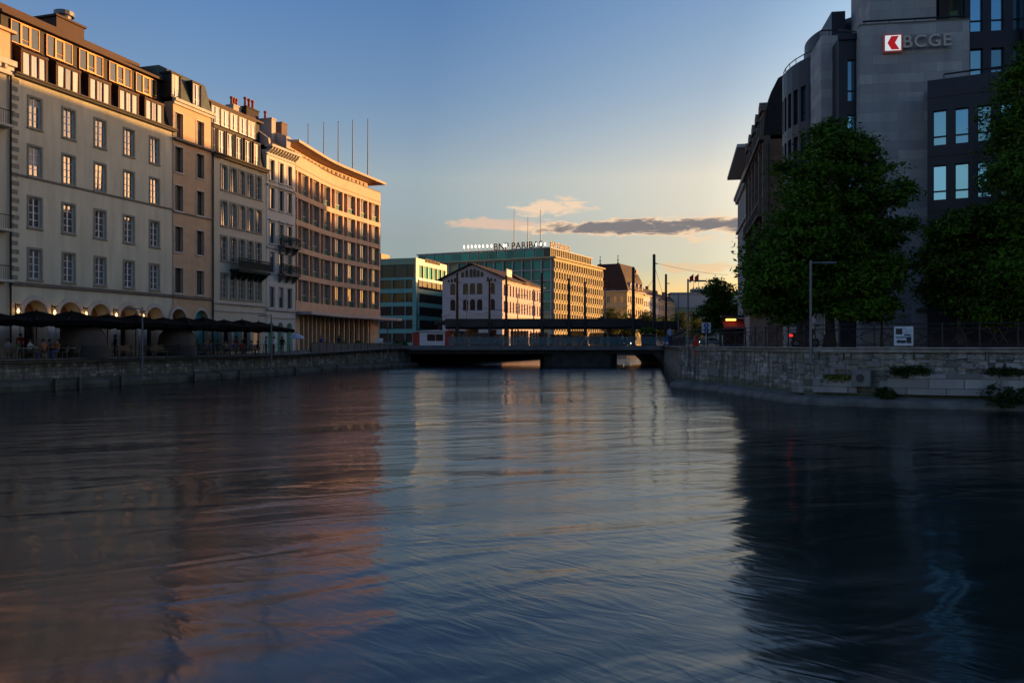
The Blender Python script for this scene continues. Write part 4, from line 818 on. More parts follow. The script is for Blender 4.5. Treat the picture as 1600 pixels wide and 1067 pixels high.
def rowhouse(name,label,t0,t1,base,top,wallm,rm,nc,rows,off_=0.0,tower=False):
    p=Vector((c.x,c.y,0))+Vector((.438,.899,0))*t0-Vector((.899,-.438,0))*off_; bb=Bld(name,label,0,2.5,loc=p,ang=TH26); L=t1-t0
    hs=[((i+.5)*L/nc-.62,(i+.5)*L/nc+.62,z,z+2.3) for i in range(nc) for z in rows]
    m=MB(); m.wall(0,L,2.5,top,hs,.35); m.quad((0,0,2.5),(0,12,2.5),(0,12,top),(0,0,top)); m.quad((L,0,2.5),(L,12,2.5),(L,12,top),(L,0,top)); m.quad((0,12,2.5),(L,12,2.5),(L,12,top),(0,12,top)); bb.part(m,'wall',wallm)
    for h in hs: link('window',simple_win(1.24,2.3,'trim','gl'),bb.r,bb.B@T((h[0]+h[1])/2,.25,h[2]))
    m=MB(); m.box(-.1,L+.1,-.6,0,top-.1,top+.3); m.box(0,L,-.2,0,9.2,9.5); bb.part(m,'cornice','trim')
    m=MB(); m.prism_x([(-.4,top+.3),(2.2,top+3.3),(9,top+3.3),(12,top+.3)],0,L); bb.part(m,'roof',rm)
    for x in(L*.3,L*.75): m=MB(); m.box(x-.7,x+.7,3,4.2,top+2.5,top+5); bb.part(m,'chimney','oldstone')
    return bb
rowhouse('row_house','pale row house with grey roof just right of the steep mansard building',22.6,45,2.5,23.6,'white','slate',9,(9.4,14,19),.1)
rowhouse('row_house','far pink row house catching the sun at the end of the row',45.1,72,2.5,22.4,'tan','roofb',9,(9.2,14,18.2))
# low flat building closing the view with two flags
c=at(1049,HY,400); b=Bld('flat_roof_building','long flat-roofed building with pale attic closing the view, red flags above',0,2.5,loc=(c.x,c.y,0),ang=R(-4)); L=44; k12=1.212
hs=[(1+i*3.6,3.4+i*3.6,z,z+2.6) for i in range(12) for z in(7,11.8,16.2)]
m=MB(); m.wall(0,L,2.5,20.6,hs,.4); m.quad((0,0,2.5),(0,14,2.5),(0,14,20.6),(0,0,20.6)); m.quad((L,0,2.5),(L,14,2.5),(L,14,20.6),(L,0,20.6)); b.part(m,'wall','olive')
for h in hs: link('window',simple_win(2.4,2.6,'darkframe','glg'),b.r,b.B@T((h[0]+h[1])/2,.3,h[2]))
m=MB(); m.box(-.4,L+.4,-.6,14,20.6,24.0); m.box(-.6,L+.6,-.8,14.4,27.2,27.9); m.box(.2,L,-.2,14,24.0,27.2); b.part(m,'attic','modern_pier'); m=MB(); m.box(10,22,2,9,27.9,29.8); b.part(m,'roof_box','clad'); m=MB()
for i in range(8): m.box(10.5+i*1.4,11.1+i*1.4,1.8,2,28.8,30.6)
b.part(m,'roof_plant','trim')
for i,px in enumerate((1083.5,1091.5)):
    p=at(px,HY,405); m=MB(); m.lathe([(.14,0),(.1,9.4)],8); o=m.build('flag',K['metal'],None,T(p.x,p.y,27.9)); m=MB(); N=10
    for a in range(N): 
        x0,x1=-1.9*a/N,-1.9*(a+1)/N; w0,w1=.35*math.sin(a*1.3),.35*math.sin((a+1)*1.3); d0,d1=-.14*a,-.14*(a+1)
        for q in range(2): m.quad((x0,w0+q*.03,6.3+d0),(x1,w1+q*.03,6.3+d1),(x1,w1+q*.03,9.3+d1),(x0,w0+q*.03,9.3+d0))
    m.build('cloth',K['redcloth'],o); tag(o,'drooping dark red flag on a roof pole, %s of the pair'%('left','right')[i],'flag','red flags on the flat roof')

# ------------------------------------------------------------------ the bridge, shelter, masts, kiosk
BY=111.0; bl_=QX(BY)-1.2
br=empty('road_bridge',(0,BY,0),0,'low dark road bridge with flat concrete deck on a broad pier','bridge')
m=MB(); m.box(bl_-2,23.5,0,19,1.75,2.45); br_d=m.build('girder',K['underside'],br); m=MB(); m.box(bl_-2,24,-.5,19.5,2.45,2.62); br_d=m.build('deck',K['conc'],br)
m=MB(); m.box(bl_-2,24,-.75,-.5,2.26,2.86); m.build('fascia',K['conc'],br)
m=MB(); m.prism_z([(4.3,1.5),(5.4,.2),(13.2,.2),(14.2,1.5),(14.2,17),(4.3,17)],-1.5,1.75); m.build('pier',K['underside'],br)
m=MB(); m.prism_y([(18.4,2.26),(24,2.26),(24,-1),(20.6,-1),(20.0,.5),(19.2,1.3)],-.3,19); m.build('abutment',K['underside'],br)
rl=MB()
rl.box(bl_+5.6,23.8,-.69,-.61,3.93,4.0); rl.box(bl_+5.6,23.8,-.67,-.63,2.95,3.0); r_=rl.build('railing',K['metal'],br)
for i in range(4,29): x=bl_+i*1.42; q=MB(); q.box(x-.03,x+.03,-.68,-.62,2.86,3.93); q.build('railing_post',K['metal'],r_)
gm,nn,ll,pp_=nt('railing_glass'); pp_.inputs['Base Color'].default_value=(.10,.22,.24,1); pp_.inputs['Roughness'].default_value=.08; pp_.inputs['Alpha'].default_value=.45
for i in range(4,28): x=bl_+i*1.42; m=MB(); m.box(x+.05,x+1.37,-.655,-.645,3.02,3.9); m.build('glass_panel',gm,r_)
gm2=gm.copy(); gm2.name='shelter_glass'; gm2.node_tree.nodes['Principled BSDF'].inputs['Alpha'].default_value=.8; gm2.node_tree.nodes['Principled BSDF'].inputs['Base Color'].default_value=(.03,.085,.09,1)
def shelter(name,x0,x1,y0,y1,z0,z1,posts,label):
    o=empty(name,((x0+x1)/2,(y0+y1)/2,2.62),0,label,'tram shelter','tram shelter roofs on the bridge'); cx,cy=(x0+x1)/2,(y0+y1)/2
    m=MB(); m.prism_x([(y0-cy,z0+.25-2.62),(y0-cy,z1-2.62),(y1-cy,z1-2.62),(y1-cy,z0+.25-2.62),(y1-cy-.8,z0-2.62),(y0-cy+.8,z0-2.62)],x0-cx,x1-cx); m.build('roof',K['black'],o)
    for x in posts: m=MB(); m.box(x-cx-.14,x-cx+.14,-.14,.14,0,z0-2.62); m.build('post',K['black'],o)
    return o
X=lambda px,Y:(px-CX)*Y/F
s1=shelter('tram_shelter',X(698,118),X(1003,118),115.2,120.2,5.15,6.55,[X(p,118) for p in(713,765,800,848,890,914,952,990)],'long black flat tram shelter roof spanning most of the bridge')
for k in range(9):
    px=718+k*31; m=MB(); x=X(px,119.4)-s1.location.x; m.box(x-1.25,x+1.25,1.6,1.66,.05,2.3-.25*(k%3))
    m.build('glass_screen',gm2,s1)
shelter('tram_shelter',X(1003.2,118),X(1058,118),115.6,119.8,5.1,6.2,[X(1022,118),X(1041,118)],'short lower black shelter roof at the right end of the bridge')
shelter('tram_shelter',X(680,118),X(697.8,118),116.4,119.4,5.75,6.35,[X(686,118)],'thin black shelter end piece beside the white and red kiosk')
MAST=[(714.7,429,113.5,.30),(765,439,114,.26),(791,433,114.5,.26),(847,429,113.5,.34),(889,438,114,.28),(914,443,115,.26),(989.5,420,113.5,.34),(1022,400,113.2,.34),(1040.6,431,114,.26)]
for i,(px,pt,Y,r) in enumerate(MAST):
    p=at(px,HY,Y); h=zat(pt,Y)-2.62; m=MB(); m.box(-.34,.34,-.34,.34,0,.35); r*=.8; m.tube((0,0,.35),(0,0,h),r,r*.72,10); m.lathe([(r*.8,0),(r*.8,.12),(.02,.3)],10,0,(0,0,h)); m.box(-.1,.5,-.06,.06,h-1.1,h-1.0)
    o=m.build('tram_mast',K['black'],None,T(p.x,p.y,2.62)); tag(o,'thick black tram wire mast rising over the bridge shelter, %s from the left'%ORD[i],'mast','black tram masts on the bridge')
for i,(px,pt,Y,r) in enumerate(((809,459,135,.10),(834,452,134,.13),(945.5,450,134,.15),(729,455,140,.08))):
    p=at(px,HY,Y); h=zat(pt,Y)-2.5; m=MB(); m.tube((0,0,0),(0,0,.8),r*1.6,r*1.6,8); m.tube((0,0,.8),(0,0,h),r,r*.7,8); m.box(-.05,1.4,-.04,.04,h-.3,h-.22); m.box(1.0,1.6,-.12,.12,h-.36,h-.22)
    o=m.build('street_lamp',K['metal'],None,T(p.x,p.y,2.5)); tag(o,('thin dark lamp post in front of the sunlit gable side','grey lamp post before the gable side right end','blue-grey lamp post between the office and the steep roof','pale lamp post in front of the gable facade')[i],'street lamp','lamp posts beyond the bridge')
def wire(name,a,b,sag,label,r=.022):
    m=MB(); P=[Vector(a).lerp(Vector(b),t/14)-Vector((0,0,sag*4*(t/14)*(1-t/14))) for t in range(15)]; o0=P[0].copy(); m.path([p-o0 for p in P],r,4); o=m.build('tram_wire',K['black'],None,T(*o0)); tag(o,label,'overhead wire','tram wires over the bridge')
mz=lambda i,d: (at(MAST[i][0],HY,MAST[i][2]).x,MAST[i][2],zat(MAST[i][1],MAST[i][2])-d)
for i,(a,b_,d,sg) in enumerate(((0,1,4.2,.7),(1,3,3.6,1.0),(3,5,4.0,.9),(5,6,4.5,1.0),(6,7,3.0,.8),(0,3,3.2,1.6))):
    wire('tram_wire',mz(a,d),mz(b_,d),sg,'sagging dark tram wire slung between the bridge masts, %s span from the left'%ORD[i])
wire('tram_wire',mz(7,.9),(X(1145,113)+9,150,15.5),.3,'long thin wire crossing the sky from the tallest mast to the bank trees')
wire('tram_wire',mz(7,1.2),(X(1090,113),128,4.5),.2,'taut stay wire dropping right from the tallest mast'); wire('tram_wire',mz(6,4.6),mz(7,9.0),.1,'taut stay wire dropping between the two rightmost tall masts')
wire('tram_wire',(X(598,120),122,5.2),(X(714,113.5),113.5,7.6),.6,'tram wire leading left from the first mast past the kiosk')
# kiosk
ky=116.5; kx0,kx1=X(645,ky),X(703,ky); ko=empty('kiosk',((kx0+kx1)/2,ky,2.62),0,'small white kiosk with red end panels at the left bridge end','kiosk'); w=(kx1-kx0)/2
m=MB(); m.wall(-w+.95,w-.7,0,2.05,[(-w+2.0,w-.95,.85,1.8)],.1); m.box(-w+.95,w-.7,.35,2.4,0,2.05) ; m.build('wall',K['kiosk'],ko)
m=MB(); m.quad((-w+2.0,.09,.85),(w-.95,.09,.85),(w-.95,.09,1.8),(-w+2.0,.09,1.8)); o=m.build('window',K['gld'],ko); m=MB(); m.box(.55,.62,.03,.08,.85,1.8); m.build('mullion',K['whiteframe'],o)
m=MB(); m.box(-w,-w+.95,.02,2.4,0,2.1); m.build('end_panel',K['red'],ko); m=MB(); m.box(w-.7,w,.02,2.4,0,2.25); m.build('end_panel',K['red'],ko)
m=MB(); m.prism_y([(-w+.5,2.12),(w-.6,2.12),(w-.6,2.2),(w-1.6,2.42),(-w+1.5,2.3),(-w+.5,2.22)],-.25,2.6); m.build('roof',K['signwhite'],ko)
# blue sign and bins on the bridge end
p=at(1043,HY,105); m=MB(); m.tube((0,0,0),(0,0,1.2),.04,.04,6); o=m.build('sign',K['metal'],None,T(p.x,p.y,2.8)); m=MB(); m.box(-.42,.42,-.05,-.02,.15,1.15); q=m.build('board',K['blue'],o); m=MB(); m.box(-.22,.22,-.06,-.051,.2,.5); m.build('symbol',K['signwhite'],q); tag(o,'small blue sign board beside the right end of the bridge','sign')
p=at(1012,HY,112); m=MB(); m.lathe([(.85,0),(.95,1.5),(1.05,1.6),(.7,1.75)],14); o=m.build('planter',K['black'],None,T(p.x,p.y,2.62)); m=MB()
for k in range(160): v=Vector((random.gauss(0,.5),random.gauss(0,.5),1.9+random.random()*.7)); e1=Vector((random.gauss(0,1),random.gauss(0,1),random.gauss(0,1))).normalized()*.17; e2=e1.orthogonal().normalized()*.14; m.quad(v-e1,v-e2,v+e1,v+e2)
m.build('plant',K['leaf3'],o); tag(o,'big dark planter tub with a bush below the tallest mast','planter')
# car with lit headlights seen through the shelter
def car(loc,rz,label,col):
    o=empty('parked_car',loc,rz,label,'car','cars on the road beyond the bridge')
    m=MB(); pr=[(-2.1,.35),(2.1,.35),(2.15,.75),(1.9,.9),(1.05,1.0),(.45,1.45),(-1.1,1.48),(-1.75,1.0),(-2.1,.95)]; m.prism_y(pr,-.85,.85); m.build('body',K[col],o)
    m=MB()
    for s in(-1,1): m.add([(x,s*.856,z) for x,z in((.85,1.0),(.38,1.38),(-1.05,1.40),(-1.5,1.0))],[(0,1,2,3)])
    m.quad((1.08,-.7,1.02),(1.08,.7,1.02),(.5,.62,1.44),(.5,-.62,1.44)); m.build('window',K['gld'],o)
    for x in(-1.3,1.3):
        for s in(-1,1): q=MB(); q.tube((x,s*.7,.33),(x,s*.9,.33),.33,.33,14); w_=q.build('wheel',K['rubber'],o); q=MB(); q.tube((x,s*.88,.33),(x,s*.91,.33),.19,.19,10); q.build('rim',K['metal'],w_)
    for s in(-.6,.6): q=MB(); q.tube((2.1,s,.7),(2.17,s,.7),.13,.13,8); q.build('headlight',K['head'],o)
car((X(981,150),150,2.5),R(-100),'dark car with lit headlights facing the bridge under the shelter','black')
car((X(1110,170),170,2.8),R(170),'grey car on the street beyond the small tree','metal')
# ------------------------------------------------------------------ right bank: stone and dark-clad bank headquarters
G=2.8
E8=R(-8.7); o0=Vector((22.6,54,0))
b=Bld('bank_building','tall grey stone slab and dark blue clad bank building with lit sign',0,G,loc=o0,ang=E8)
inv=(Matrix.Translation(o0)@RZ(E8)).inverted()
def loc2(px,Y): return inv@Vector(((px-CX)*Y/F,Y,0))
m=MB(); m.box(0,6.62,0,9,G,23.65); m.box(6.62,10,.9,9,G,19.5); b.part(m,'stone_tower','slab')
m=MB(); m.box(-.02,6.64,-.02,.5,23.65,23.75); b.part(m,'coping','ledge')
q=loc2(1359,56); m=MB(); m.box(q.x,q.x+4.2,q.y,q.y+5.0,23.6,31); b.part(m,'upper_tower','slab')
m=MB(); m.tube((.2,.25,24.0),(6.5,.25,24.0),.06,.06,6); 
for i in range(5): m.tube((.3+i*1.55,.25,23.7),(.3+i*1.55,.25,24.0),.025,.025,4)
b.part(m,'roof_railing','black')
# dark recess with one window, then second stone pier
m=MB(); x0=loc2(1311,55).x; m.wall(-1.12,0,G,23.3,[(-.58,-.06,z,z+2.75) for z in(5.2,8.6,12.0,15.4,19.05)],.2,y=.95); m.quad((-1.12,.95,23.3),(0,.95,23.3),(0,8,23.3),(-1.12,8,23.3)); m.quad((-1.12,.95,G),(-1.12,8,G),(-1.12,8,23.3),(-1.12,.95,23.3)); m.box(-1.2,.0,.80,.95,23.1,23.5); b.part(m,'recess_wall','clad')
for z in(5.2,8.6,12.0,15.4,19.05): b.win(-.32,z,.52,2.75,'blue',.16,y=.95)
p2=loc2(1283,57); w2=(loc2(1310,56.7)-p2).x; m=MB(); m.box(p2.x,p2.x+w2,p2.y,p2.y+3.55,G,24.1); b.part(m,'stone_pier','slab')
m=MB(); m.tube((p2.x-.0,p2.y+.1,24.5),(p2.x+w2,p2.y+.1,24.5),.05,.05,6); m.tube((p2.x+w2,p2.y+.1,24.5),(0,.9,23.6),.05,.05,6); m.tube((p2.x+w2*.5,p2.y+.1,24.1),(p2.x+w2*.5,p2.y+.1,24.5),.03,.03,4); b.part(m,'roof_railing','black')
# curved drum, built of upright panels with tall windows between
c0=Vector((28.7,63.64)); rad=7.64
def drum(cx_,cy_,r,a0,a1,n,z0,z1,holes=None,mat='clad',name='drum_wall',style=True):
    cc=inv@Vector((cx_,cy_,0)); m=MB(); out=[]
    for i in range(n):
        t0=a0+(a1-a0)*i/n+E8*-1; t1=a0+(a1-a0)*(i+1)/n-E8
        A=Vector((cc.x+r*math.cos(t0),cc.y+r*math.sin(t0),0)); Bq=Vector((cc.x+r*math.cos(t1),cc.y+r*math.sin(t1),0)); d=Bq-A; L=d.length
        M=T(A.x,A.y,0)@RZ(math.atan2(d.y,d.x)); m.M=M
        hs=[(L*.2,L*.8,z,z+h) for z,h in holes] if holes else []
        m.wall(0,L,z0,z1,hs,.3)
        for h in hs: out.append((M,h))
        m.M=None; m.add([(A.x,A.y,z1),(Bq.x,Bq.y,z1),(cc.x,cc.y,z1)],[(0,1,2)])
    b.part(m,name,mat)
    for M,h in out: b.win((h[0]+h[1])/2,h[2],h[1]-h[0],h[3]-h[2],'blue',.26,A=M)
drum(c0.x,c0.y,rad,R(128),R(246),16,G,23.95,[(z,2.6) for z in(5.4,8.9,12.4,15.9,19.4)])
m=MB(); cc=inv@Vector((c0.x,c0.y,0)); P=[(cc.x+(rad-.1)*math.cos(R(150+i*8)-E8),cc.y+(rad-.1)*math.sin(R(150+i*8)-E8),24.35) for i in range(13)]; m.path(P,.04,5)
for p in P: m.tube((p[0],p[1],23.9),p,.025,.025,4)
b.part(m,'roof_railing','black')
drum(30.4,66.3,6.7,R(150),R(243),28,23.9,27.35,None,'clad','upper_drum')
qa=loc2(1299,60.6); qb=loc2(1320,60.6); m=MB(); m.box(qa.x+.02,qb.x,qa.y,qa.y+6,23.9,27.2); m.box(qb.x,qb.x+1.2,qa.y+.6,qa.y+4,23.0,26.2); b.part(m,'upper_drum','clad')
# dark glazed right part, and the bay standing forward of it
wx=[(6.95,7.72),(8.2,8.97),(9.5,10.3),(11.2,12.1),(12.6,13.5),(14.0,14.9)]
hs=[(x0,x1,z,z+h) for x0,x1 in wx for z,h in((20.3,1.75),(23.15,2.9),(26.9,2.9))]; m=MB(); m.wall(6.62,18,15,31,hs,.3,y=.75); m.box(9.9,10.6,.2,.75,15,31); m.quad((6.62,.75,31),(18,.75,31),(18,10,31),(6.62,10,31)); m.quad((18,.75,G),(18,10,G),(18,10,31),(18,.75,31)); b.part(m,'clad_wall','clad')
for h in hs: b.win((h[0]+h[1])/2,h[2],h[1]-h[0],h[3]-h[2],'blue',.26,y=.75)
q=loc2(1466,57); m=MB(); hx=[loc2(1476,56.5).x,loc2(1499,56.3).x]; m.wall(q.x-.4,8.4,23.7,31,[(hx[0],hx[1],23.9,26.6),(hx[0],hx[1],27.6,30.4)],.25,y=2.6); m.box(q.x-.4,8.4,2.95,8,23.66,31); b.part(m,'clad_wall','clad')
for z,h in((23.9,2.7),(27.6,2.8)): b.win((hx[0]+hx[1])/2,z,hx[1]-hx[0],h,'blue',.2,y=2.6)
pb=loc2(1449,51.2); BA=R(-18.8); BM=T(pb.x,pb.y,0)@RZ(BA)
bw_=[(.30+i*1.19,1.07+i*1.19) for i in range(7)]; rows_=[(15.15,2.15),(11.8,2.15),(8.45,2.15),(5.1,2.15)]
hs=[(x0,x1,z,z+h) for x0,x1 in bw_ for z,h in rows_]; m=MB(BM); m.wall(0,9.6,G,19.2,hs,.22); m.quad((0,0,G),(0,3.6,G),(0,3.6,19.2),(0,0,19.2)); m.quad((0,0,19.2),(9.6,0,19.2),(9.6,4,19.2),(0,4,19.2))
for z in(18.1,14.5,11.15,7.8): m.box(-.03,9.6,-.035,0,z,z+.05)
for i in range(8): m.box(.12+i*1.19,.16+i*1.19,-.02,0,G,18.1)
b.part(m,'bay_wall','clad')
for h in hs: b.win((h[0]+h[1])/2,h[2],h[1]-h[0],h[3]-h[2],'blue',.18,A=BM)
m=MB(BM); m.tube((.9,.3,19.55),(9.5,.3,19.55),.05,.05,6)
for i in range(7): m.tube((.9+i*1.4,.3,19.2),(.9+i*1.4,.3,19.55),.025,.025,4)
b.part(m,'roof_railing','black')
# street-level piers
m=MB()
for px,Y in((1226,60.5),(1272,56.5),(1290,55.5)):
    q=loc2(px,Y); m.box(q.x,q.x+.75,q.y-.3,q.y+.5,G,6.5)
b.part(m,'street_pier','palewall')
q=loc2(1430,53.6); m=MB(); 
for i in range(9): m.box(q.x+i*.1,q.x+i*.1+.07,-.04,-.01,5.0+(i%3)*.02,5.3)
b.part(m,'wall_plaque','wicker')
# sign
sx0=loc2(1379.5,53.9).x; zc=zat(71.5,53.9); r_=b.part(MB(),'logo_sign','letters'); mm=MB(); mm.box(sx0-.06,sx0+1.09,-.26,-.06,zc-.575,zc+.575); r_.data=mm.mesh('logo_sign',K['logorim'])
mm=MB(); mm.box(sx0+.03,sx0+1.0,-.275,-.26,zc-.485,zc+.485); b.part(mm,'sign_face','logo',r_)
mm=MB(); mm.prism_y([(sx0+.17,zc),(sx0+.40,zc+.43),(sx0+.86,zc+.43),(sx0+.63,zc),(sx0+.90,zc-.43),(sx0+.42,zc-.43)],-.288,-.275); b.part(mm,'chevron','logored',r_)
tm=text_mesh('BCGE',1.10,.06,K['letters'],.018,1.12); link('sign_lettering',tm,b.r,b.B@T(loc2(1443,53.7).x,-.30,zc-.36)@UP)
mm=MB(); 
for z in(zc-.38,zc+.40): mm.box(sx0+1.1,loc2(1478,53.2).x,-.2,-.15,z,z+.04)
b.part(mm,'sign_rail','metal')
# old facades further along the bank
RA=math.atan2(-.98,-.196); rp=lambda Y: Vector((25.7+.2*(Y-90),Y,0)); RT=Vector((-.196,-.98,0))
def rightrow(name,label,Yf,Yn,top,wallm,D=14,nc=5,rows=(6.5,10.5,14.5,18.2),wide=.6,roof=None,win=True,shift=0,group=None,gz=G):
    bb=Bld(name,label,0,gz,loc=rp(Yf)+Vector((shift,0,0)),ang=RA,group=group); L=(Yf-Yn)/.98
    hs=[((i+.5)*L/nc-.6,(i+.5)*L/nc+.6,z,z+2.3) for i in range(nc) for z in rows if z+2.6<top] if win else []
    m=MB(); m.wall(0,L,gz,top,hs,.35); m.quad((0,0,gz),(0,D,gz),(0,D,top),(0,0,top)); m.quad((L,0,gz),(L,D,gz),(L,D,top),(L,0,top)); m.quad((0,D,gz),(L,D,gz),(L,D,top),(0,D,top)); m.quad((0,0,top),(L,0,top),(L,D,top),(0,D,top)); bb.part(m,'wall',wallm)
    for h in hs: bb.win((h[0]+h[1])/2,h[2],1.2,2.3,'stone',.28,0,.14)
    m=MB(); m.box(-wide,L+.0,-wide,.2,top,top+.35); m.box(-.1,L,-.3,0,top-.5,top); m.box(-.2,L,-.25,0,top-4.4,top-4.1)
    for i in range(int(L/.9)): m.box(.2+i*.9,.5+i*.9,-wide*.75,-.3,top-.3,top)
    bb.part(m,'cornice','trim' if wallm!='oldstone' else 'oldstone'); return bb,L
bb,L=rightrow('corniced_building','white corniced building with wide eaves at the far end of the right bank row',108,90.2,21.6,'palewall',nc=6,wide=.5)
m=MB(); m.box(.6,L,.3,13,21.95,24.4); bb.part(m,'attic','palewall'); m=MB(); m.box(-.4,L,-1.3,14,24.4,24.75); bb.part(m,'eave_slab','trim')
bb,L=rightrow('ornate_building','ornate brown stone building with mansard dormers beside the bank',90,71.5,20.6,'oldstone',nc=5,wide=.75)
m=MB(); m.prism_x([(-.1,20.95),(1.2,24.6),(2.4,25.4),(13,25.4),(14,20.95)],0,L); bb.part(m,'roof','slate')
for i in range(5):
    x=(i+.5)*L/5; m=MB(); m.box(x-.95,x+.95,-.35,1.6,20.95,23.3); m.prism_y([(x-1.15,23.3),(x+1.15,23.3),(x+.8,24.0),(x,24.3),(x-.8,24.0)],-.55,2.2); bb.part(m,'dormer','oldstone'); bb.win(x,21.2,1.1,1.8,'stone',.02,y=-.4)
m=MB(); m.prism_x([(-.35,20.95),(-.1,23.2),(.3,24.8),(.9,26.0),(2.0,26.6),(6,26.6),(7,20.95)],L-3.0,L-.6); bb.part(m,'roof','slate')
for i in range(6):
    x=.3+i*L/5.2; m=MB(); m.box(x,x+.6,-.45,0,9,20.3); bb.part(m,'pilaster','oldstone')
for z in(6.5,10.5,14.5): m=MB(); m.box(1,L-1,-.8,0,z-.35,z-.15); bl=bb.part(m,'balcony','oldstone'); q=MB(); [q.tube((1+i*.3,-.75,z-.15),(1+i*.3,-.75,z+.8),.02,.02,4) for i in range(int((L-2)/.3))]; q.box(1,L-1,-.79,-.71,z+.78,z+.85); bb.part(q,'railing','black',bl)
# same street, set back unseen behind the trees, heights shaped to shade the far bank
rightrow('street_block','plain pale street block hidden behind the bank trees',124,108.2,OCC[0],'palewall',nc=5,win=False,shift=5.0)
rightrow('street_block','plain brown street block hidden behind the bank trees',150,124.2,OCC[1],'oldstone',nc=6,win=False,shift=9.5)
rightrow('street_block','low pale street block hidden behind the bank trees',190,150.2,OCC[2],'palewall',nc=8,win=False,shift=15.5)
# railing on the right wall
FpR=offs(RP,-1.15)
def rail_pts(i0,i1): return FpR[i0:i1]
def railing(i0,i1,label,seg=2):
    P=FpR[i0:i1]; o=empty('iron_railing',(P[0].x,P[0].y,2.86),0,label,'railing','iron railings on the right quay'); org=Vector((P[0].x,P[0].y,2.86))
    m=MB(); bar=MB(); h=1.12; k=0; L=[Vector((p.x,p.y,2.86))-org for p in P]
    for a,c_ in zip(L[:-1],L[1:]):
        q=MB(); q.box(a.x-.03,a.x+.03,a.y-.03,a.y+.03,0,h+.06); q.build('post',K['black'],o)
        for z in(.12,h*.80,h): bar.tube(a+Vector((0,0,z)),c_+Vector((0,0,z)),.022,.022,5)
        mid=(a+c_)/2
        for s,e in(((a,.12),(c_,h*.8)),((a,h*.8),(c_,.12))): bar.tube(s[0]+Vector((0,0,s[1])),e[0]+Vector((0,0,e[1])),.016,.016,4)
        for f in(.25,.75): q=a.lerp(c_,f); bar.tube(q+Vector((0,0,.12)),mid+Vector((0,0,h*.8)),.010,.010,4); bar.tube(q+Vector((0,0,h*.8)),mid+Vector((0,0,.12)),.010,.010,4)
    for a in L[::2]: m=MB(); m.path([a+Vector((0,0,.05)),a+Vector((.02,-.22,-.02)),a+Vector((.04,-.45,-.25)),a+Vector((.04,-.42,-.62))],.03,5); m.build('bracket',K['black'],o)
    bar.build('rail',K['black'],o)
ci=min(range(len(RP)),key=lambda i:(RP[i]-Vector((10.97,58.2))).length)
railing(0,half+1,'black iron railing with crossed bars above the near wall face'); railing(half,ci+1,'iron railing with crossed bars on the wall corner by the bridge')
railing(ci,ci+34,'iron railing running back from the wall corner to the bridge')
p,t,nn_=rwp(1411,-.27); m=MB(); a=p-t*.4; c_=p+t*.4; off2=p+Vector((0,0,2.86)); 
ang=math.atan2(-t.y,-t.x); m.box(-.42,.42,-.03,.0,.08,1.0); o=m.build('poster_board',K['signwhite'],None,T(off2.x,off2.y,2.86)@RZ(ang)); m=MB(); m.box(-.385,.385,-.036,-.031,.12,.96); q=m.build('poster',K['poster'],o); m=MB()
for x0,x1,z0,z1 in((-.34,-.05,.62,.9),(.02,.3,.55,.62),(-.3,.1,.2,.34),(.12,.34,.2,.5),(-.34,.34,.45,.5)): m.box(x0,x1,-.04,-.037,z0,z1)
m.build('print',K['clad'],q); tag(o,'pale blue printed poster fixed to the railing below the stone tower','poster')
# slender lamp posts on both quays
def slim_lamp(p,h,dirv,label,zb):
    m=MB(); m.box(-.14,.14,-.14,.14,0,.12); m.tube((0,0,.1),(0,0,h),.075,.06,8); o=m.build('quay_lamp',K['metal'],None,T(p[0],p[1],zb)); a=MB(); d=Vector(dirv).normalized(); a.tube((0,0,h-.12),d*1.0+Vector((0,0,h-.12)),.045,.04,6); a.tube(d*.55+Vector((0,0,h-.13)),d*1.25+Vector((0,0,h-.13)),.07,.06,6); a.build('lamp_arm',K['metal'],o); tag(o,label,'lamp post','slim lamp posts along the quays'); return o
p,t,nn_=rwp(1267,.1); slim_lamp((p.x,p.y),zat(407,p.y)-2.02,(1,-.1,0),'grey one-armed lamp post rising from the near right wall before the big tree',2.02)
p,t,nn_=rwp(1077,.1); slim_lamp((p.x,p.y),zat(436,p.y)-1.3,(1,0,0),'grey one-armed lamp post on the right wall corner near the bridge',1.3)
p=at(1060,HY,100); slim_lamp((p.x,p.y),zat(458,100)-2.8,(-1,0,0),'thin grey lamp post between the bridge end and the wall corner',2.8)
for px,pt,lab in((222.5,480,'thin lamp post on the left apron before the two canvas domes'),(424,491,'thin lamp post on the left apron by the white building'),(606,500,'thin lamp post on the left apron at the bridge end')):
    s=(px-CX)/F; Y=(47.63-.4*1.0)/(.313-s) if False else (-47.63+.42)/(s-.313); slim_lamp((s*Y,Y),zat(pt,Y)-.45,(-1,0,0),lab,.45)
p=at(1378,HY,46.5); h=zat(392,46.5)-G; m=MB(); m.tube((0,0,0),(0,0,.9),.1,.09,8); m.tube((0,0,.9),(0,0,h-.5),.06,.05,8); m.tube((-.5,0,h-.55),(.5,0,h-.55),.03,.03,6)
o=m.build('street_lamp',K['black'],None,T(p.x,p.y,G))
for s in(-.42,.42): q=MB(); q.lathe([(.05,0),(.19,.12),(.2,.3),(.08,.42)],12,0,(s,0,h-.52)); q.build('globe',K['metal'],o)
tag(o,'black double-globe street lamp standing before the stone tower','street lamp')
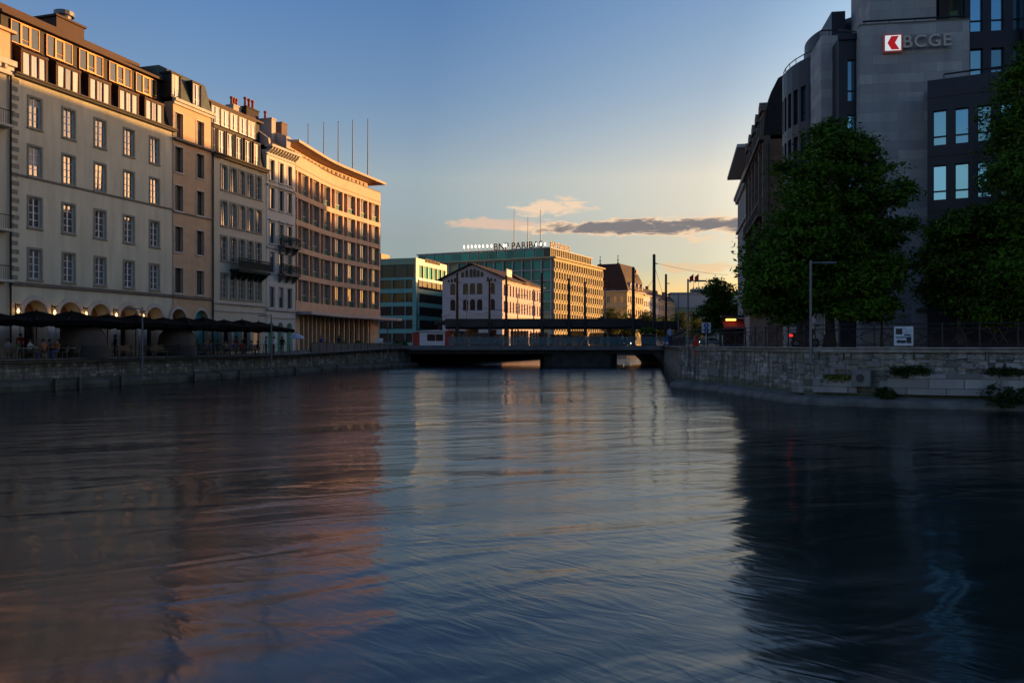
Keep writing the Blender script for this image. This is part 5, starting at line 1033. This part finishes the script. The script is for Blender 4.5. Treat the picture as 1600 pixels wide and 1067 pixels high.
# red post, regulation sign, awning, neon, moped
p,t,nn_=rwp(1083,-.15); m=MB(); m.tube((0,0,0),(0,0,1.25),.11,.11,10); m.lathe([(.14,0),(.14,.1),(.02,.2)],10,0,(0,0,1.25)); m.box(-.2,.2,-.16,-.1,.55,1.05); o=m.build('rescue_post',K['red'],None,T(p.x,p.y-.12,2.2)); tag(o,'red life-saving post on the wall corner','post')
p=at(1103.5,HY,66); m=MB(); m.tube((0,.04,0),(0,.04,1.8),.035,.035,6); z0=zat(521,66)-G; z1=zat(504,66)-G; m.box(-.36,.36,-.02,.02,z0,z1); o=m.build('traffic_sign',K['signwhite'],None,T(p.x,p.y,G))
for zc_ in(z0+.24,z1-.24): q=MB(); q.tube((0,-.02,zc_),(0,-.034,zc_),.2,.2,18); s=q.build('symbol',K['blue'],o); q=MB(); q.box(-.03,.03,-.04,-.035,zc_-.12,zc_+.12); q.build('arrow',K['signwhite'],s)
tag(o,'white traffic sign with two round blue symbols above the corner railing','traffic sign')
o=empty('shop_awning',(X(1157,96),97,G),R(-10),'red shop awning with glowing orange sign on the right bank','awning'); m=MB(); m.prism_x([(-1.4,2.0),(1.2,2.9),(1.2,3.0),(-1.4,2.15)],-1.7,2.2); m.build('canopy',K['redcloth'],o); m=MB(); m.box(-1.6,2.0,1.25,1.35,0,3.2); m.build('kiosk_wall',K['brown'],o); m=MB(); m.box(-1.4,-.25,-.1,0,2.95,3.18); m.build('neon_sign',K['neon'],o); m=MB(); m.box(-1.9,2.3,-.4,1.5,3.35,3.6); m.build('roof',K['black'],o)
o=empty('moped',at(1258,HY,46)-Vector((0,0,.2)),R(15),'dark moped with red tail light parked behind the corner railing','moped'); o.location.z=G
for x in(-.6,.62): m=MB(); m.tube((x,-.05,.27),(x,.05,.27),.27,.27,14); w_=m.build('wheel',K['rubber'],o); m=MB(); m.tube((x,-.055,.27),(x,.055,.27),.14,.14,8); m.build('rim',K['metal'],w_)
m=MB(); m.prism_y([(-.85,.55),(-.35,.3),(.3,.28),(.42,.7),(.52,.95),(.40,1.0),(.22,.42),(-.1,.42),(-.2,.72),(-.85,.78)],-.16,.16); m.build('body',K['black'],o); m=MB(); m.box(-.8,-.12,-.14,.14,.74,.84); m.build('seat',K['rubber'],o); m=MB(); m.tube((.46,-.32,1.03),(.46,.32,1.03),.02,.02,6); m.build('handlebar',K['metal'],o); m=MB(); m.box(-.92,-.86,-.12,.12,.62,.76); m.build('tail_light',K['tail'],o)
m=MB(); m.prism_y([(.5,1.0),(.66,.98),(.5,1.4),(.42,1.42)],-.18,.18); m.build('windshield',K['poster'],o)
# ------------------------------------------------------------------ trees
def leaves_mesh(name,lobes,nclump,per,size,mat,sigma=.42,seed=1,droop=.25,shellw=.55):
    rng=np.random.default_rng(seed); vol=np.array([l[3]*l[4]*l[5] for l in lobes])**.72; vol/=vol.sum(); li=rng.choice(len(lobes),nclump,p=vol); Lb=np.array(lobes,float)[li]
    d=rng.normal(size=(nclump,3)); d/=np.linalg.norm(d,axis=1)[:,None]; r=np.where(rng.random(nclump)<shellw,rng.uniform(.78,1.03,nclump),rng.uniform(.2,.9,nclump)**.7)
    cen=Lb[:,:3]+d*Lb[:,3:6]*r[:,None]
    sg=sigma*rng.uniform(.6,1.3,nclump); off=rng.normal(size=(nclump,per,3))*sg[:,None,None]*np.array([1,1,.42]); 
    rad=np.linalg.norm(off[:,:,:2],axis=2); off[:,:,2]-=droop*rad
    P=(cen[:,None,:]+off).reshape(-1,3); N=len(P)
    nrm=rng.normal(size=(N,3))*.75+np.array([0,0,1.0])+np.repeat(d,per,axis=0)*.5; nrm/=np.linalg.norm(nrm,axis=1)[:,None]
    a=rng.normal(size=(N,3)); a-=nrm*(a*nrm).sum(1)[:,None]; a/=np.linalg.norm(a,axis=1)[:,None]; c=np.cross(nrm,a); s=size*rng.uniform(.6,1.35,N)[:,None]
    V=np.stack([P-a*s,P-c*s*.45-a*s*.1+nrm*s*.12,P+a*s,P+c*s*.45-a*s*.1+nrm*s*.12],1).reshape(-1,3).astype(np.float32)
    me=bpy.data.meshes.new(name); me.vertices.add(4*N); me.vertices.foreach_set('co',V.ravel()); me.loops.add(4*N); me.loops.foreach_set('vertex_index',np.arange(4*N,dtype=np.int32)); me.polygons.add(N); me.polygons.foreach_set('loop_start',np.arange(0,4*N,4,dtype=np.int32)); me.polygons.foreach_set('loop_total',np.full(N,4,np.int32)); me.materials.append(mat); me.update(calc_edges=True); me.validate(); return me
def tree(name,loc,lobes,trunk_h,tr,label,group,nclump,per,size,mat,seed,sigma=.42,lean=(0,0)):
    rng=random.Random(seed); o=empty(name,loc,0,label,'tree',group); m=MB()
    P=[Vector((lean[0]*k/5+rng.uniform(-.04,.04),lean[1]*k/5+rng.uniform(-.04,.04),trunk_h*k/5)) for k in range(6)]
    for k in range(5): m.tube(P[k],P[k+1],tr*(1.35 if k==0 else 1)*(1-.1*k),tr*(1-.1*(k+1)),10)
    m.build('trunk',K['bark'],o,smooth=True); lm=MB()
    for l in lobes:
        a=P[rng.choice((3,4,5))]; e=Vector(l[:3]); q=a.lerp(e,.5)+Vector((rng.uniform(-.3,.3),rng.uniform(-.3,.3),.25)); lm.tube(a,q,tr*.42,tr*.28,7); lm.tube(q,e,tr*.28,tr*.1,6)
        for _ in range(3): w=e+Vector((rng.gauss(0,1)*l[3]*.5,rng.gauss(0,1)*l[4]*.5,rng.gauss(0,1)*l[5]*.4)); lm.tube(q.lerp(e,.4),w,tr*.14,tr*.04,5)
    lm.build('limb',K['bark'],o,smooth=True); link('crown',leaves_mesh('crown',lobes,nclump,per,size,K[mat],sigma,seed),o); return o
def lobes_px(specs,Y,loc,seed,dy=2.6):      # crown masses given where they sit in the picture, spread in depth round the trunk
    rng=random.Random(seed); out=[]
    for px,py,rw,rh in specs:
        for k in(0,1):
            yy=Y+rng.uniform(-dy,dy)*(1 if k else .5); p=at(px,py,Y); out.append((p.x-loc[0]+ (0 if not k else rng.uniform(-.6,.6)),yy-loc[1],p.z-loc[2],rw*Y/F,rw*Y/F*.9,rh*Y/F))
    return out
YB=46; l0=at(1297,HY,YB); l0=(l0.x,YB,G)
sp=[(1300,212,30,24),(1346,224,22,20),(1282,258,46,32),(1352,268,32,30),(1320,240,42,34),(1258,310,42,34),(1325,325,56,40),(1386,306,22,20),(1228,362,46,36),(1290,390,62,42),(1376,365,40,30),(1408,345,14,12),(1208,418,44,32),(1260,448,54,32),(1335,430,60,36),(1388,420,26,20),(1205,462,36,22),(1240,485,30,18),(1320,480,44,22),(1375,470,34,18),(1190,388,20,26),(1184,440,18,24)]
tree('shade_tree',l0,lobes_px(sp,YB,l0,3),4.2,.30,'big dark leafy tree with layered crown standing before the bank tower','trees on the right quay',1500,52,.135,'leaf',21,.36)
YB=45; l1=at(1502,HY,YB); l1=(l1.x,YB,G)
sp=[(1500,352,34,24),(1470,368,30,20),(1535,362,34,26),(1485,405,40,28),(1525,420,46,34),(1480,445,28,18),(1545,465,44,28),(1500,468,36,20),(1570,400,40,34)]
tree('shade_tree',l1,lobes_px(sp,YB,l1,4,2.0),4.0,.22,'lower dark tree between the bank tower and the frame edge','trees on the right quay',640,52,.135,'leaf3',22,.36)
YB=42; l2=at(1652,HY,YB); l2=(l2.x,YB,G)
sp=[(1604,125,30,30),(1645,90,50,40),(1604,190,34,36),(1640,180,60,46),(1592,265,32,34),(1610,270,60,46),(1590,345,40,40),(1640,350,60,46),(1600,420,56,44),(1680,260,60,60),(1590,480,46,24),(1650,450,60,40),(1700,140,50,50),(1720,380,50,60)]
tree('shade_tree',l2,lobes_px(sp,YB,l2,5),4.5,.34,'tall tree cut by the right frame edge','trees on the right quay',1250,50,.13,'leaf',23,.36)
YB=112; l3=at(1126,HY,YB); l3=(l3.x,YB,2.6)
sp=[(1122,440,12,9),(1112,458,16,13),(1135,455,15,14),(1125,475,22,16),(1145,488,20,15),(1105,490,20,15),(1128,505,26,14),(1108,515,14,8),(1148,510,12,9)]
tree('street_tree',l3,lobes_px(sp,YB,l3,6,1.6),3.4,.2,'small round tree silhouetted on the sky beside the bank buildings','street trees beyond the bridge',420,26,.21,'leaf3',24,.40)
for i,(px,pt,Y,rw,lab) in enumerate(((955,478,215,17,'yellow-green street tree below the steep mansard building'),(983,486,222,16,'yellow-green street tree right of the mansard corner'),(1010,482,230,16,'yellow-green street tree below the pale row house'),(1034,488,238,14,'yellow-green street tree below the pink row house'),(1062,482,245,15,'yellow-green street tree left of the flat building centre'),(1086,490,250,15,'yellow-green street tree beside the small dark tree'))):
    p=at(px,HY,Y); lc=(p.x,Y,2.5); s=[(px,pt+12,rw*.6,10),(px-rw*.4,pt+24,rw*.6,11),(px+rw*.45,pt+22,rw*.6,11),(px,pt+34,rw*.8,10)]
    tree('street_tree',lc,lobes_px(s,Y,lc,30+i,1.5),3.0,.2,lab,'street trees beyond the bridge',190,20,.30,'leaf2',40+i,.5)
def shrub(px0,px1,z0,z1,out,label,seed,mat='shrubleaf'):
    p,t,nn_=rwp((px0+px1)/2,out); a,_,_=rwp(px0,0); c_,_,_=rwp(px1,0); w=(a-c_).length/2; lobes=[(t.x*w*k,t.y*w*k,(z1-z0)*.4,w*.4,.3,(z1-z0)*.5) for k in(-.6,-.2,.2,.6)]
    o=link('wall_shrub',leaves_mesh('wall_shrub',lobes,90,22,.07,K[mat],.12,seed),None,T(p.x,p.y,z0)); tag(o,label,'shrub','shrubs growing on the right wall')
shrub(1392,1455,1.55,2.05,.15,'low dark bush growing on the wall ledge below the poster',61); shrub(1290,1330,1.3,1.5,.1,'rusty moss tuft on the ledge left of the drain outlet',62,'leaf2'); shrub(1375,1396,.5,.95,.25,'tiny bush at the foot of the wall right of the drain outlet',63)
shrub(1525,1640,.25,1.35,.9,'wide dark bush hanging over the apron at the right frame edge',64); shrub(1540,1600,1.6,1.95,.15,'trailing plants on the ledge near the right frame edge',65)

# ------------------------------------------------------------------ cafe terrace
def tp(Y,back): p=Vector((QX(Y),Y,0))-QN*back; return Vector((p.x,p.y,2.0))
def tpx(px,back):      # terrace point under photo column px, `back` metres behind the quay foot line
    s=(px-CX)/F; Y=(-47.63-back*1.048)/(s-.313); return Vector((s*Y,Y,pz(Y) if Y<84 else pz(Y)))
um=empty('terrace_parasol',(0,0,0)); S4=2.5
m=MB(); N=24; ringp=[]; 
def sq(a,h): c_,s_=math.cos(a),math.sin(a); k=h/max(abs(c_),abs(s_)); return (c_*k,s_*k)
prof=[(.02,3.36),(.25,3.30),(.9,3.06),(1.6,2.86),(S4,2.70),(S4+.02,2.38)]
vs=[]; 
for j,(r,z) in enumerate(prof):
    for i in range(48):
        a=2*math.pi*i/48; x,y=sq(a,r); corner=abs(math.sin(2*a)); zz=z-.10*corner*(r/S4)**2+ (.05*math.sin(i*2.1) if j==5 else 0); vs.append((x,y,zz))
m.add(vs,[(j*48+i,j*48+(i+1)%48,(j+1)*48+(i+1)%48,(j+1)*48+i) for j in range(5) for i in range(48)]); m.build('canopy',K['parasol'],um,smooth=False)
m=MB(); m.tube((0,0,0),(0,0,3.32),.045,.04,8); m.lathe([(.03,0),(.07,.08),(0,.16)],8,0,(0,0,3.33)); m.build('pole',K['darkframe'],um)
m=MB(); m.box(-.4,.4,-.4,.4,0,.1); m.build('base',K['ledge'],um)
m=MB()
for i in range(8): a=math.pi*i/4; x,y=sq(a,S4-.1); m.tube((0,0,3.25),(x,y,2.62),.015,.015,4)
m.build('rib',K['darkframe'],um)
m=MB(); m.box(-.5,.5,-S4-.05,-S4-.035,2.44,2.54); m.build('badge',K['wicker'],um)
PX=[(-28,3.4),(57,3.4),(112,3.2),(168,3.4),(212,3.2),(255,3.4),(288,3.2),(318,3.4),(350,3.6),(378,3.4),(404,3.6)]
for i,(px,bk) in enumerate(PX):
    o=um if i==0 else copy_tree(um); p=tpx(px,bk); o.location=p; o.rotation_euler=(0,0,QA-math.pi/2+R((0,3,-4,2,5,-3,4,-2,3,0,-4)[i])); o.scale=(1,1,.97+.06*((i*7)%5)/5)
    tag(o,'black canvas terrace parasol, %s from the left of the cafe row'%ORD[i],'parasol','black parasols along the cafe terrace')
for i,(px,bk,rad,hh) in enumerate(((130.5,2.3,1.55,2.5),(277,2.4,1.5,2.55))):
    p=tpx(px,bk); prof=[(rad,0),(rad*1.02,.9),(rad*1.0,1.35),(rad*.93,1.75),(rad*.75,2.13),(rad*.5,hh-.13),(rad*.22,hh-.02),(.02,hh)]
    o=empty('canvas_dome',p,0,('brown canvas dome tent on the terrace behind the left lamp post','brown canvas dome tent on the terrace before the sandstone building')[i],'dome tent','canvas domes on the terrace')
    m=MB(); m.lathe(prof,28); m.build('cover',K['dome'],o,smooth=True); m=MB()
    for k in range(8):
        a=2*math.pi*k/8+.2; m.path([((r+.012)*math.cos(a),(r+.012)*math.sin(a),z) for r,z in prof],.018,4)
    m.build('seam',K['ledge'],o); m=MB(); m.lathe([(rad*1.035,.0),(rad*1.05,.88),(rad*1.03,.9)],28,caps=False); m.build('skirt',K['domeskirt'],o,smooth=True)
# chairs and tables
ch=empty('cafe_chair',(0,0,0)); m=MB(); m.lathe([(.19,.43),(.23,.44),(.23,.47),(.19,.49)],12); m.build('seat',K['wicker'],ch)
m=MB()
for i in range(9): a=R(200+i*17.5); m.tube((.22*math.cos(a),.22*math.sin(a),.47),(.27*math.cos(a),.27*math.sin(a),.88-.10*abs(i-4)/4),.022,.022,5)
m.path([(.27*math.cos(R(200+i*17.5)),.27*math.sin(R(200+i*17.5)),.88-.10*abs(i-4)/4) for i in range(9)],.025,5); m.build('backrest',K['wicker'],ch)
for i in range(4): a=R(45+90*i); m=MB(); m.tube((.17*math.cos(a),.17*math.sin(a),.44),(.23*math.cos(a),.23*math.sin(a),0),.017,.015,5); m.build('leg',K['wicker'],ch)
tb=empty('cafe_table',(0,0,0)); m=MB(); m.lathe([(.36,.72),(.38,.73),(.38,.76),(.36,.77)],18); m.build('tabletop',K['tabletop'],tb); m=MB(); m.tube((0,0,.05),(0,0,.72),.03,.03,6); m.build('pedestal',K['black'],tb); m=MB(); m.lathe([(.25,0),(.22,.04),(.04,.07)],12); m.build('base',K['black'],tb)
used={'c':0,'t':0}
def chair(p,rz,lab):
    o=ch if not used['c'] else copy_tree(ch); used['c']+=1; o.location=p; o.rotation_euler=(0,0,rz); tag(o,lab,'chair','wicker cafe chairs on the terrace')
def table(p,lab):
    o=tb if not used['t'] else copy_tree(tb); used['t']+=1; o.location=p; tag(o,lab,'table','round cafe tables on the terrace')
# people: one continuous skinned body, hair as a child
def person_mesh(pose,cloth):
    J={'pelvis':(0,0,.95,.15),'waist':(0,0,1.10,.13),'chest':(0,0,1.32,.155),'neck':(0,0,1.48,.055),'chin':(0,.025,1.55,.062),'head':(0,.01,1.64,.095),'crown':(0,0,1.72,.07)}
    E=[('pelvis','waist'),('waist','chest'),('chest','neck'),('neck','chin'),('chin','head'),('head','crown')]
    sit=pose in('sit','sit_lean'); stride=.0
    for s,sx in(('l',-1),('r',1)):
        if sit: knee=(sx*.12,.44,.50); ank=(sx*.13,.42,.09); hip=(sx*.09,.02,.50); toe=(sx*.14,.56,.04)
        else:
            k=(.14*sx if pose=='walk' else .0); hip=(sx*.09,0,.90); knee=(sx*.10,.10*k*4+.02,.49); ank=(sx*.10,.24*k*6-.0,.09); toe=(sx*.12,ank[1]+.15,.04)
        J['hip'+s]=(*hip,.095); J['knee'+s]=(*knee,.062); J['ank'+s]=(*ank,.042); J['toe'+s]=(*toe,.035)
        sh=(sx*.19,0,1.42); 
        if sit: el=(sx*.25,.14,1.16) ; ha=(sx*.12,.40,1.19 if pose=='sit' else 1.32)
        elif pose=='walk': el=(sx*.25,-.10*sx,1.14); ha=(sx*.24,-.10*sx+.12,.90)
        else: el=(sx*.25,.02,1.14); ha=(sx*.20,.16,.98)
        J['sh'+s]=(*sh,.066); J['el'+s]=(*el,.045); J['wr'+s]=(*ha,.030); d=Vector(ha)-Vector(el); d.normalize(); f=Vector(ha)+d*.10; J['ha'+s]=(f.x,f.y,f.z,.034); g=Vector(ha)+d*.17; J['fi'+s]=(g.x,g.y,g.z,.016)
        E+=[('pelvis','hip'+s),('hip'+s,'knee'+s),('knee'+s,'ank'+s),('ank'+s,'toe'+s),('chest','sh'+s),('sh'+s,'el'+s),('el'+s,'wr'+s),('wr'+s,'ha'+s),('ha'+s,'fi'+s)]
    if sit:
        dz=-.40
        for k in list(J):
            if k[:3] in('hip','kne','ank','toe'): continue
            x,y,z,r=J[k]; ly=(z-.95)*(.10 if pose=='sit_lean' else -.05); J[k]=(x,y+ly,z+dz,r)
    names=list(J); me=bpy.data.meshes.new('person'); me.from_pydata([J[k][:3] for k in names],[(names.index(a),names.index(b_)) for a,b_ in E],[])
    o=bpy.data.objects.new('person',me); COL.objects.link(o); md=o.modifiers.new('skin','SKIN'); md.use_smooth_shade=True; sd=o.modifiers.new('sub','SUBSURF'); sd.levels=1; sd.render_levels=1
    for i,k in enumerate(names): v=me.skin_vertices[0].data[i]; r=J[k][3]; v.radius=(r*(1.15 if k in('chest','waist','pelvis') else 1),r*(.8 if k in('chest','waist','pelvis') else 1)); v.use_root=(k=='pelvis')
    dg=bpy.context.evaluated_depsgraph_get(); out=bpy.data.meshes.new_from_object(o.evaluated_get(dg)); bpy.data.objects.remove(o)
    out.materials.clear()
    for mm in cloth: out.materials.append(mm)
    seg=[]
    for a,b_ in E:
        k=0
        if b_[:3] in('hip','kne','ank'): k=1
        if b_[:3]=='toe': k=3
        if b_[:2] in('ch','he','cr') and b_!='chest': k=2
        if b_[:2] in('wr',): k=0
        if b_[:2] in('ha','fi'): k=2
        if (a,b_)==('chest','neck'): k=0
        seg.append((Vector(J[a][:3]),Vector(J[b_][:3]),k))
    for p in out.polygons:
        best=None
        for a,b_,k in seg:
            d=b_-a; t=max(0,min(1,(p.center-a).dot(d)/max(1e-9,d.length_squared))); q=(p.center-(a+d*t)).length
            if best is None or q<best[0]: best=(q,k)
        p.material_index=best[1]
    hd=J['head']; return out,Vector(hd[:3])
PB={}
shirt=lambda c,nm: K.setdefault('cloth_'+nm,plain('cloth_'+nm,c,.85,.2,4))
COLS=dict(green=(.03,.16,.08),white=(.55,.56,.60),orange=(.34,.11,.05),blue=(.05,.07,.22),red=(.32,.02,.02),black=(.015,.015,.018),grey=(.14,.14,.15),paleblue=(.30,.36,.52),pink=(.60,.32,.27),beige=(.35,.28,.20),navy=(.02,.025,.06),teal=(.03,.17,.19),brown=(.10,.06,.035))
def person(p,rz,pose,top,legs,label,group):
    key=(pose,top,legs)
    if key not in PB: PB[key]=person_mesh(pose,[shirt(COLS[top],top),shirt(COLS[legs],legs),K['skin'],K['rubber']])
    me,hd=PB[key]; o=link('person',me,None,T(*p)@RZ(rz)); tag(o,label,'person',group)
    m=MB(); vs=[]; n=10
    for j in range(6):
        ph_=math.pi*.56*j/5
        for i in range(n): a=2*math.pi*i/n; bk=1+.10*(math.sin(a)<0); vs.append((hd.x+.104*math.sin(ph_)*math.cos(a),hd.y-.018+.112*bk*math.sin(ph_)*math.sin(a),hd.z+.022+.118*math.cos(ph_)-(.05 if j==5 and math.sin(a)<.1 else 0)))
    m.add(vs,[(j*n+i,j*n+(i+1)%n,(j+1)*n+(i+1)%n,(j+1)*n+i) for j in range(5) for i in range(n)]); m.build('hair',K['hair'],o,smooth=True)
    f=MB(); 
    f.add([(hd.x-.016,hd.y+.085,hd.z-.03),(hd.x+.016,hd.y+.085,hd.z-.03),(hd.x,hd.y+.118,hd.z-.025),(hd.x,hd.y+.09,hd.z+.025)],[(0,1,2),(0,2,3),(1,3,2)]); f.build('nose',K['skin'],o)
    e=MB(); 
    for s in(-.034,.034): e.box(hd.x+s-.013,hd.x+s+.013,hd.y+.08,hd.y+.093,hd.z+.008,hd.z+.02)
    e.build('eyes',K['hair'],o)
toR=QA-math.pi/2-math.pi/2      # facing the river
GP='people seated on the cafe terrace'
seated=[(12,1.6,'grey','navy','person in a grey top seated at the far left of the terrace',.3),(29,2.6,'green','black','person in a green shirt seated left under the parasols',2.2),(47,1.9,'white','blue','person in a white shirt seated left under the parasols',-.6),(69,1.7,'orange','black','person in an orange top seated with back to the quay edge',1.2),(79,2.3,'brown','navy','person in a brown top seated between the orange tops',-1.0),(89,1.7,'orange','blue','person in an orange top seated right of the brown top',2.8),(106,2.6,'blue','black','person in a dark blue top seated by the left dome',.5),(115,2.3,'navy','grey','person in a navy top seated against the left dome',-.8),
 (308,2.2,'black','navy','person in black seated just right of the right dome',.6),(319,1.7,'blue','black','person in a blue top seated right of the right dome',-1.2),(329,2.2,'grey','blue','person in a grey top seated in the middle of the crowd',2.4),(341,1.7,'navy','black','person in navy seated before the mansard building',.2),(352,2.3,'beige','navy','person in a beige top seated before the shopfronts',-2.2),(366,1.7,'blue','grey','person in a bright blue top seated nearest the quay',1.5),(378,2.3,'red','black','person in a red top seated low before the lit shop',.4),(392,1.8,'paleblue','navy','person in a pale blue top seated before the lit shop',-.9),(402,2.4,'black','blue','person in a black coat seated before the lit shop',1.9)]
for i,(px,bk,a,c_,lab,rz) in enumerate(seated):
    p=tpx(px,bk); p.z=pz(p.y); person(p,rz,'sit' if i%3 else 'sit_lean',a,c_,lab,GP); chair(p,rz+math.pi/2,'wicker chair carrying the '+lab.split(' seated')[0]+' '+('left of the domes' if px<150 else 'right of the domes')+', '+ORD[i%16]+' seat')
    chair_=0
tabs=[(20,2.1),(40,1.4),(60,2.2),(80,3.0),(98,2.2),(110,1.5),(313,2.9),(335,2.8),(359,2.9),(385,2.9),(398,3.0),(190,3.0),(236,3.0)]
for i,(px,bk) in enumerate(tabs): p=tpx(px,bk); p.z=pz(p.y); table(p,'small round cafe table on the terrace, %s from the left'%ORD[i])
for i,(px,bk,rz) in enumerate(((6,1.35,1.0),(22,1.3,2.6),(58,1.25,.4),(101,1.3,2.0),(119,1.3,.9),(180,2.6,1.6),(226,2.6,.3),(244,2.5,2.7))): p=tpx(px,bk); p.z=pz(p.y); chair(p,rz,'empty wicker chair near the quay edge, %s from the left'%ORD[i])
bn=empty('park_bench',(0,0,0)); m=MB(); [m.box(-.85,.85,-.20+i*.13,-.09+i*.13,.43,.47) for i in range(3)]; m.build('seat',K['wood'],bn); m=MB(); [m.box(-.85,.85,.22+i*.02,.25+i*.02,.55+i*.13,.65+i*.13) for i in range(3)]; m.build('backrest',K['wood'],bn)
for s in(-.7,.7): m=MB(); m.box(s-.03,s+.03,-.2,-.14,0,.43); m.box(s-.03,s+.03,.16,.22,0,.43); m.box(s-.03,s+.03,.2,.26,.47,.92); m.build('leg',K['black'],bn)
for i,px in enumerate((198,249)): 
    o=bn if i==0 else copy_tree(bn); p=tpx(px,1.5); o.location=p; o.rotation_euler=(0,0,QA); tag(o,('wooden bench right of the left canvas dome','wooden bench left of the right canvas dome')[i],'bench','benches on the terrace')
GS='people standing on the left quay'
for px,bk,a,c_,pose,lab,rz in((369,3.2,'red','black','stand','person in a red top standing before the shopfront',1.0),(382,3.6,'black','navy','stand','person in black standing before the lit shop window',-2.0),(416,1.6,'paleblue','navy','stand','person in a pale blue shirt standing at the quay railing',2.2),(428,1.6,'white','black','stand','person in a white shirt standing at the quay railing',1.6),(441,2.2,'black','grey','stand','person in dark clothes standing beside the white shirt',.2),(32,4.8,'red','black','stand','person in dark red standing behind the left tables',.5),(180,4.6,'black','black','stand','person in black standing between the domes',1.7),(530,1.9,'navy','black','walk','person in navy walking past the concave building',-.3),(502,2.0,'blue','grey','walk','person in blue walking along the concave building',2.8)):
    p=tpx(px,bk); p.z=pz(p.y); person(p,rz,pose,a,c_,lab,GS)
GBP='people on the bridge'
for px,Y,a,c_,pose,lab,rz in((916,111.8,'pink','black','stand','person in a pale pink top standing at the bridge railing',.2),(921,112.4,'pink','navy','walk','person in a pink jacket walking behind the railing',1.5),(905,113,'grey','black','stand','person in grey waiting under the shelter',2.0),(935,112.6,'teal','black','walk','person in a teal coat walking under the shelter',-1.5),(931,114,'red','navy','stand','person in a red cap and top under the shelter',.6),(950,112.2,'teal','grey','stand','person in a teal top leaning at the railing',.1),(860,113,'blue','black','walk','person in blue walking across the bridge middle',1.5),(872,112.1,'red','black','stand','person in dark red seated look by the railing',.4),(880,112.8,'navy','black','stand','person in navy waiting in the bridge middle',1.0),(828,112.3,'grey','navy','walk','person in grey walking left on the bridge',-1.5),(815,112.8,'paleblue','black','stand','person in pale blue waiting left of the middle',.8),(776,112.5,'red','black','walk','person in red walking near the second mast',1.5),(758,112.2,'black','navy','stand','person in black standing near the second mast',-.4),(738,112.6,'blue','black','walk','person in blue walking right of the kiosk',1.5),(965,112.7,'navy','black','walk','person in navy walking at the right bridge end',-1.4),(973,112.3,'white','black','stand','person in white at the right bridge end',.9),(842,113.4,'black','navy','stand','person in black waiting near the fourth mast',1.2),(851,112.4,'brown','black','walk','person in brown walking near the fourth mast',-1.5),(892,113.5,'black','black','stand','person all in black under the middle of the shelter',2.4),(800,113.2,'navy','grey','walk','person in navy and grey walking near the third mast',1.5),(783,112.9,'beige','black','stand','person in beige waiting near the third mast',.4),(748,113.3,'grey','black','stand','person in grey waiting left of the second mast',-.7),(724,112.5,'teal','navy','walk','person in teal walking right of the kiosk',1.5),(1047,72,'paleblue','navy','stand','person in pale blue behind the corner railing',.3),(1064,70,'navy','black','walk','person in navy behind the corner railing',1.3)):
    p=Vector((X(px,Y),Y,2.62 if Y>100 else 2.8)); person(p,rz,pose,a,c_,lab.replace('seated look by','waiting by'),GBP)
# boarded railing and small things on the left quay
o=empty('quay_fence',tp(88,1.3),QA,'dark boarded railing along the left quay before the concave building','fence'); o.location.z=2.05; L_=23
m=MB(); [m.box(i*1.6-.04,i*1.6+.04,-.04,.04,0,1.05) for i in range(15)]; m.build_each('post',K['black'],o); m=MB(); m.box(0,22.4,-.03,.03,1.05,1.12); m.box(0,22.4,-.02,.02,.12,.2); m.build('rail',K['black'],o); m=MB(); [m.box(i*1.6+.06,i*1.6+1.54,-.015,.015,.2,1.04) for i in range(14)]; m.build_each('panel',K['ledge'],o)
for v in o.children: pass
o=empty('quay_railing',tp(64,1.3),QA,'thin black railing along the terrace edge right of the domes','railing'); m=MB(); [m.box(i*1.5-.02,i*1.5+.02,-.02,.02,0,1.0) for i in range(16)]; m.build_each('post',K['black'],o); m=MB(); [m.box(0,22.5,-.012,.012,z,z+.03) for z in(.35,.65,.97)]; m.build('rail',K['black'],o)
p=tpx(592,1.6); m=MB(); m.box(-.5,.5,-.3,.3,0,1.25); m.box(-.54,.54,-.34,.34,1.25,1.32); o=m.build('utility_cabinet',K['kiosk'],None,T(p.x,p.y,pz(p.y))@RZ(QA)); m=MB(); [m.box(-.4+i*.28,-.2+i*.28,-.31,-.3,.3,1.0) for i in range(3)]; m.build('door',K['poster'],o); tag(o,'pale grey utility cabinet at the quay corner by the bridge','cabinet')
p=tpx(463,2.6); m=MB(); m.lathe([(.03,2.1),(.5,1.9),(.85,1.65),(.87,1.5)],10); o=m.build('market_parasol',K['poster'],None,T(p.x,p.y,pz(p.y))); m=MB(); m.tube((0,0,0),(0,0,2.3),.03,.03,6); m.build('pole',K['metal'],o); tag(o,'low white parasol on the quay at the left end of the concave building','parasol')
# boxes with shrubs along the fence
rngp=random.Random(4)
for i,px in enumerate((492,512,536,560,620,632)):
    p=tpx(px,2.1 if px<600 else 2.6); m=MB(); m.box(-.6,.6,-.25,.25,0,.55); o=m.build('planter',K['iron'],None,T(p.x,p.y,pz(p.y))@RZ(QA)); link('plant',leaves_mesh('plant',[(0,0,.8,.55,.25,.35)],26,16,.09,K['leaf3'],.16,80+i),o); tag(o,'green planter box with shrub on the left quay, %s from the left'%ORD[i],'planter','planter boxes on the left quay')
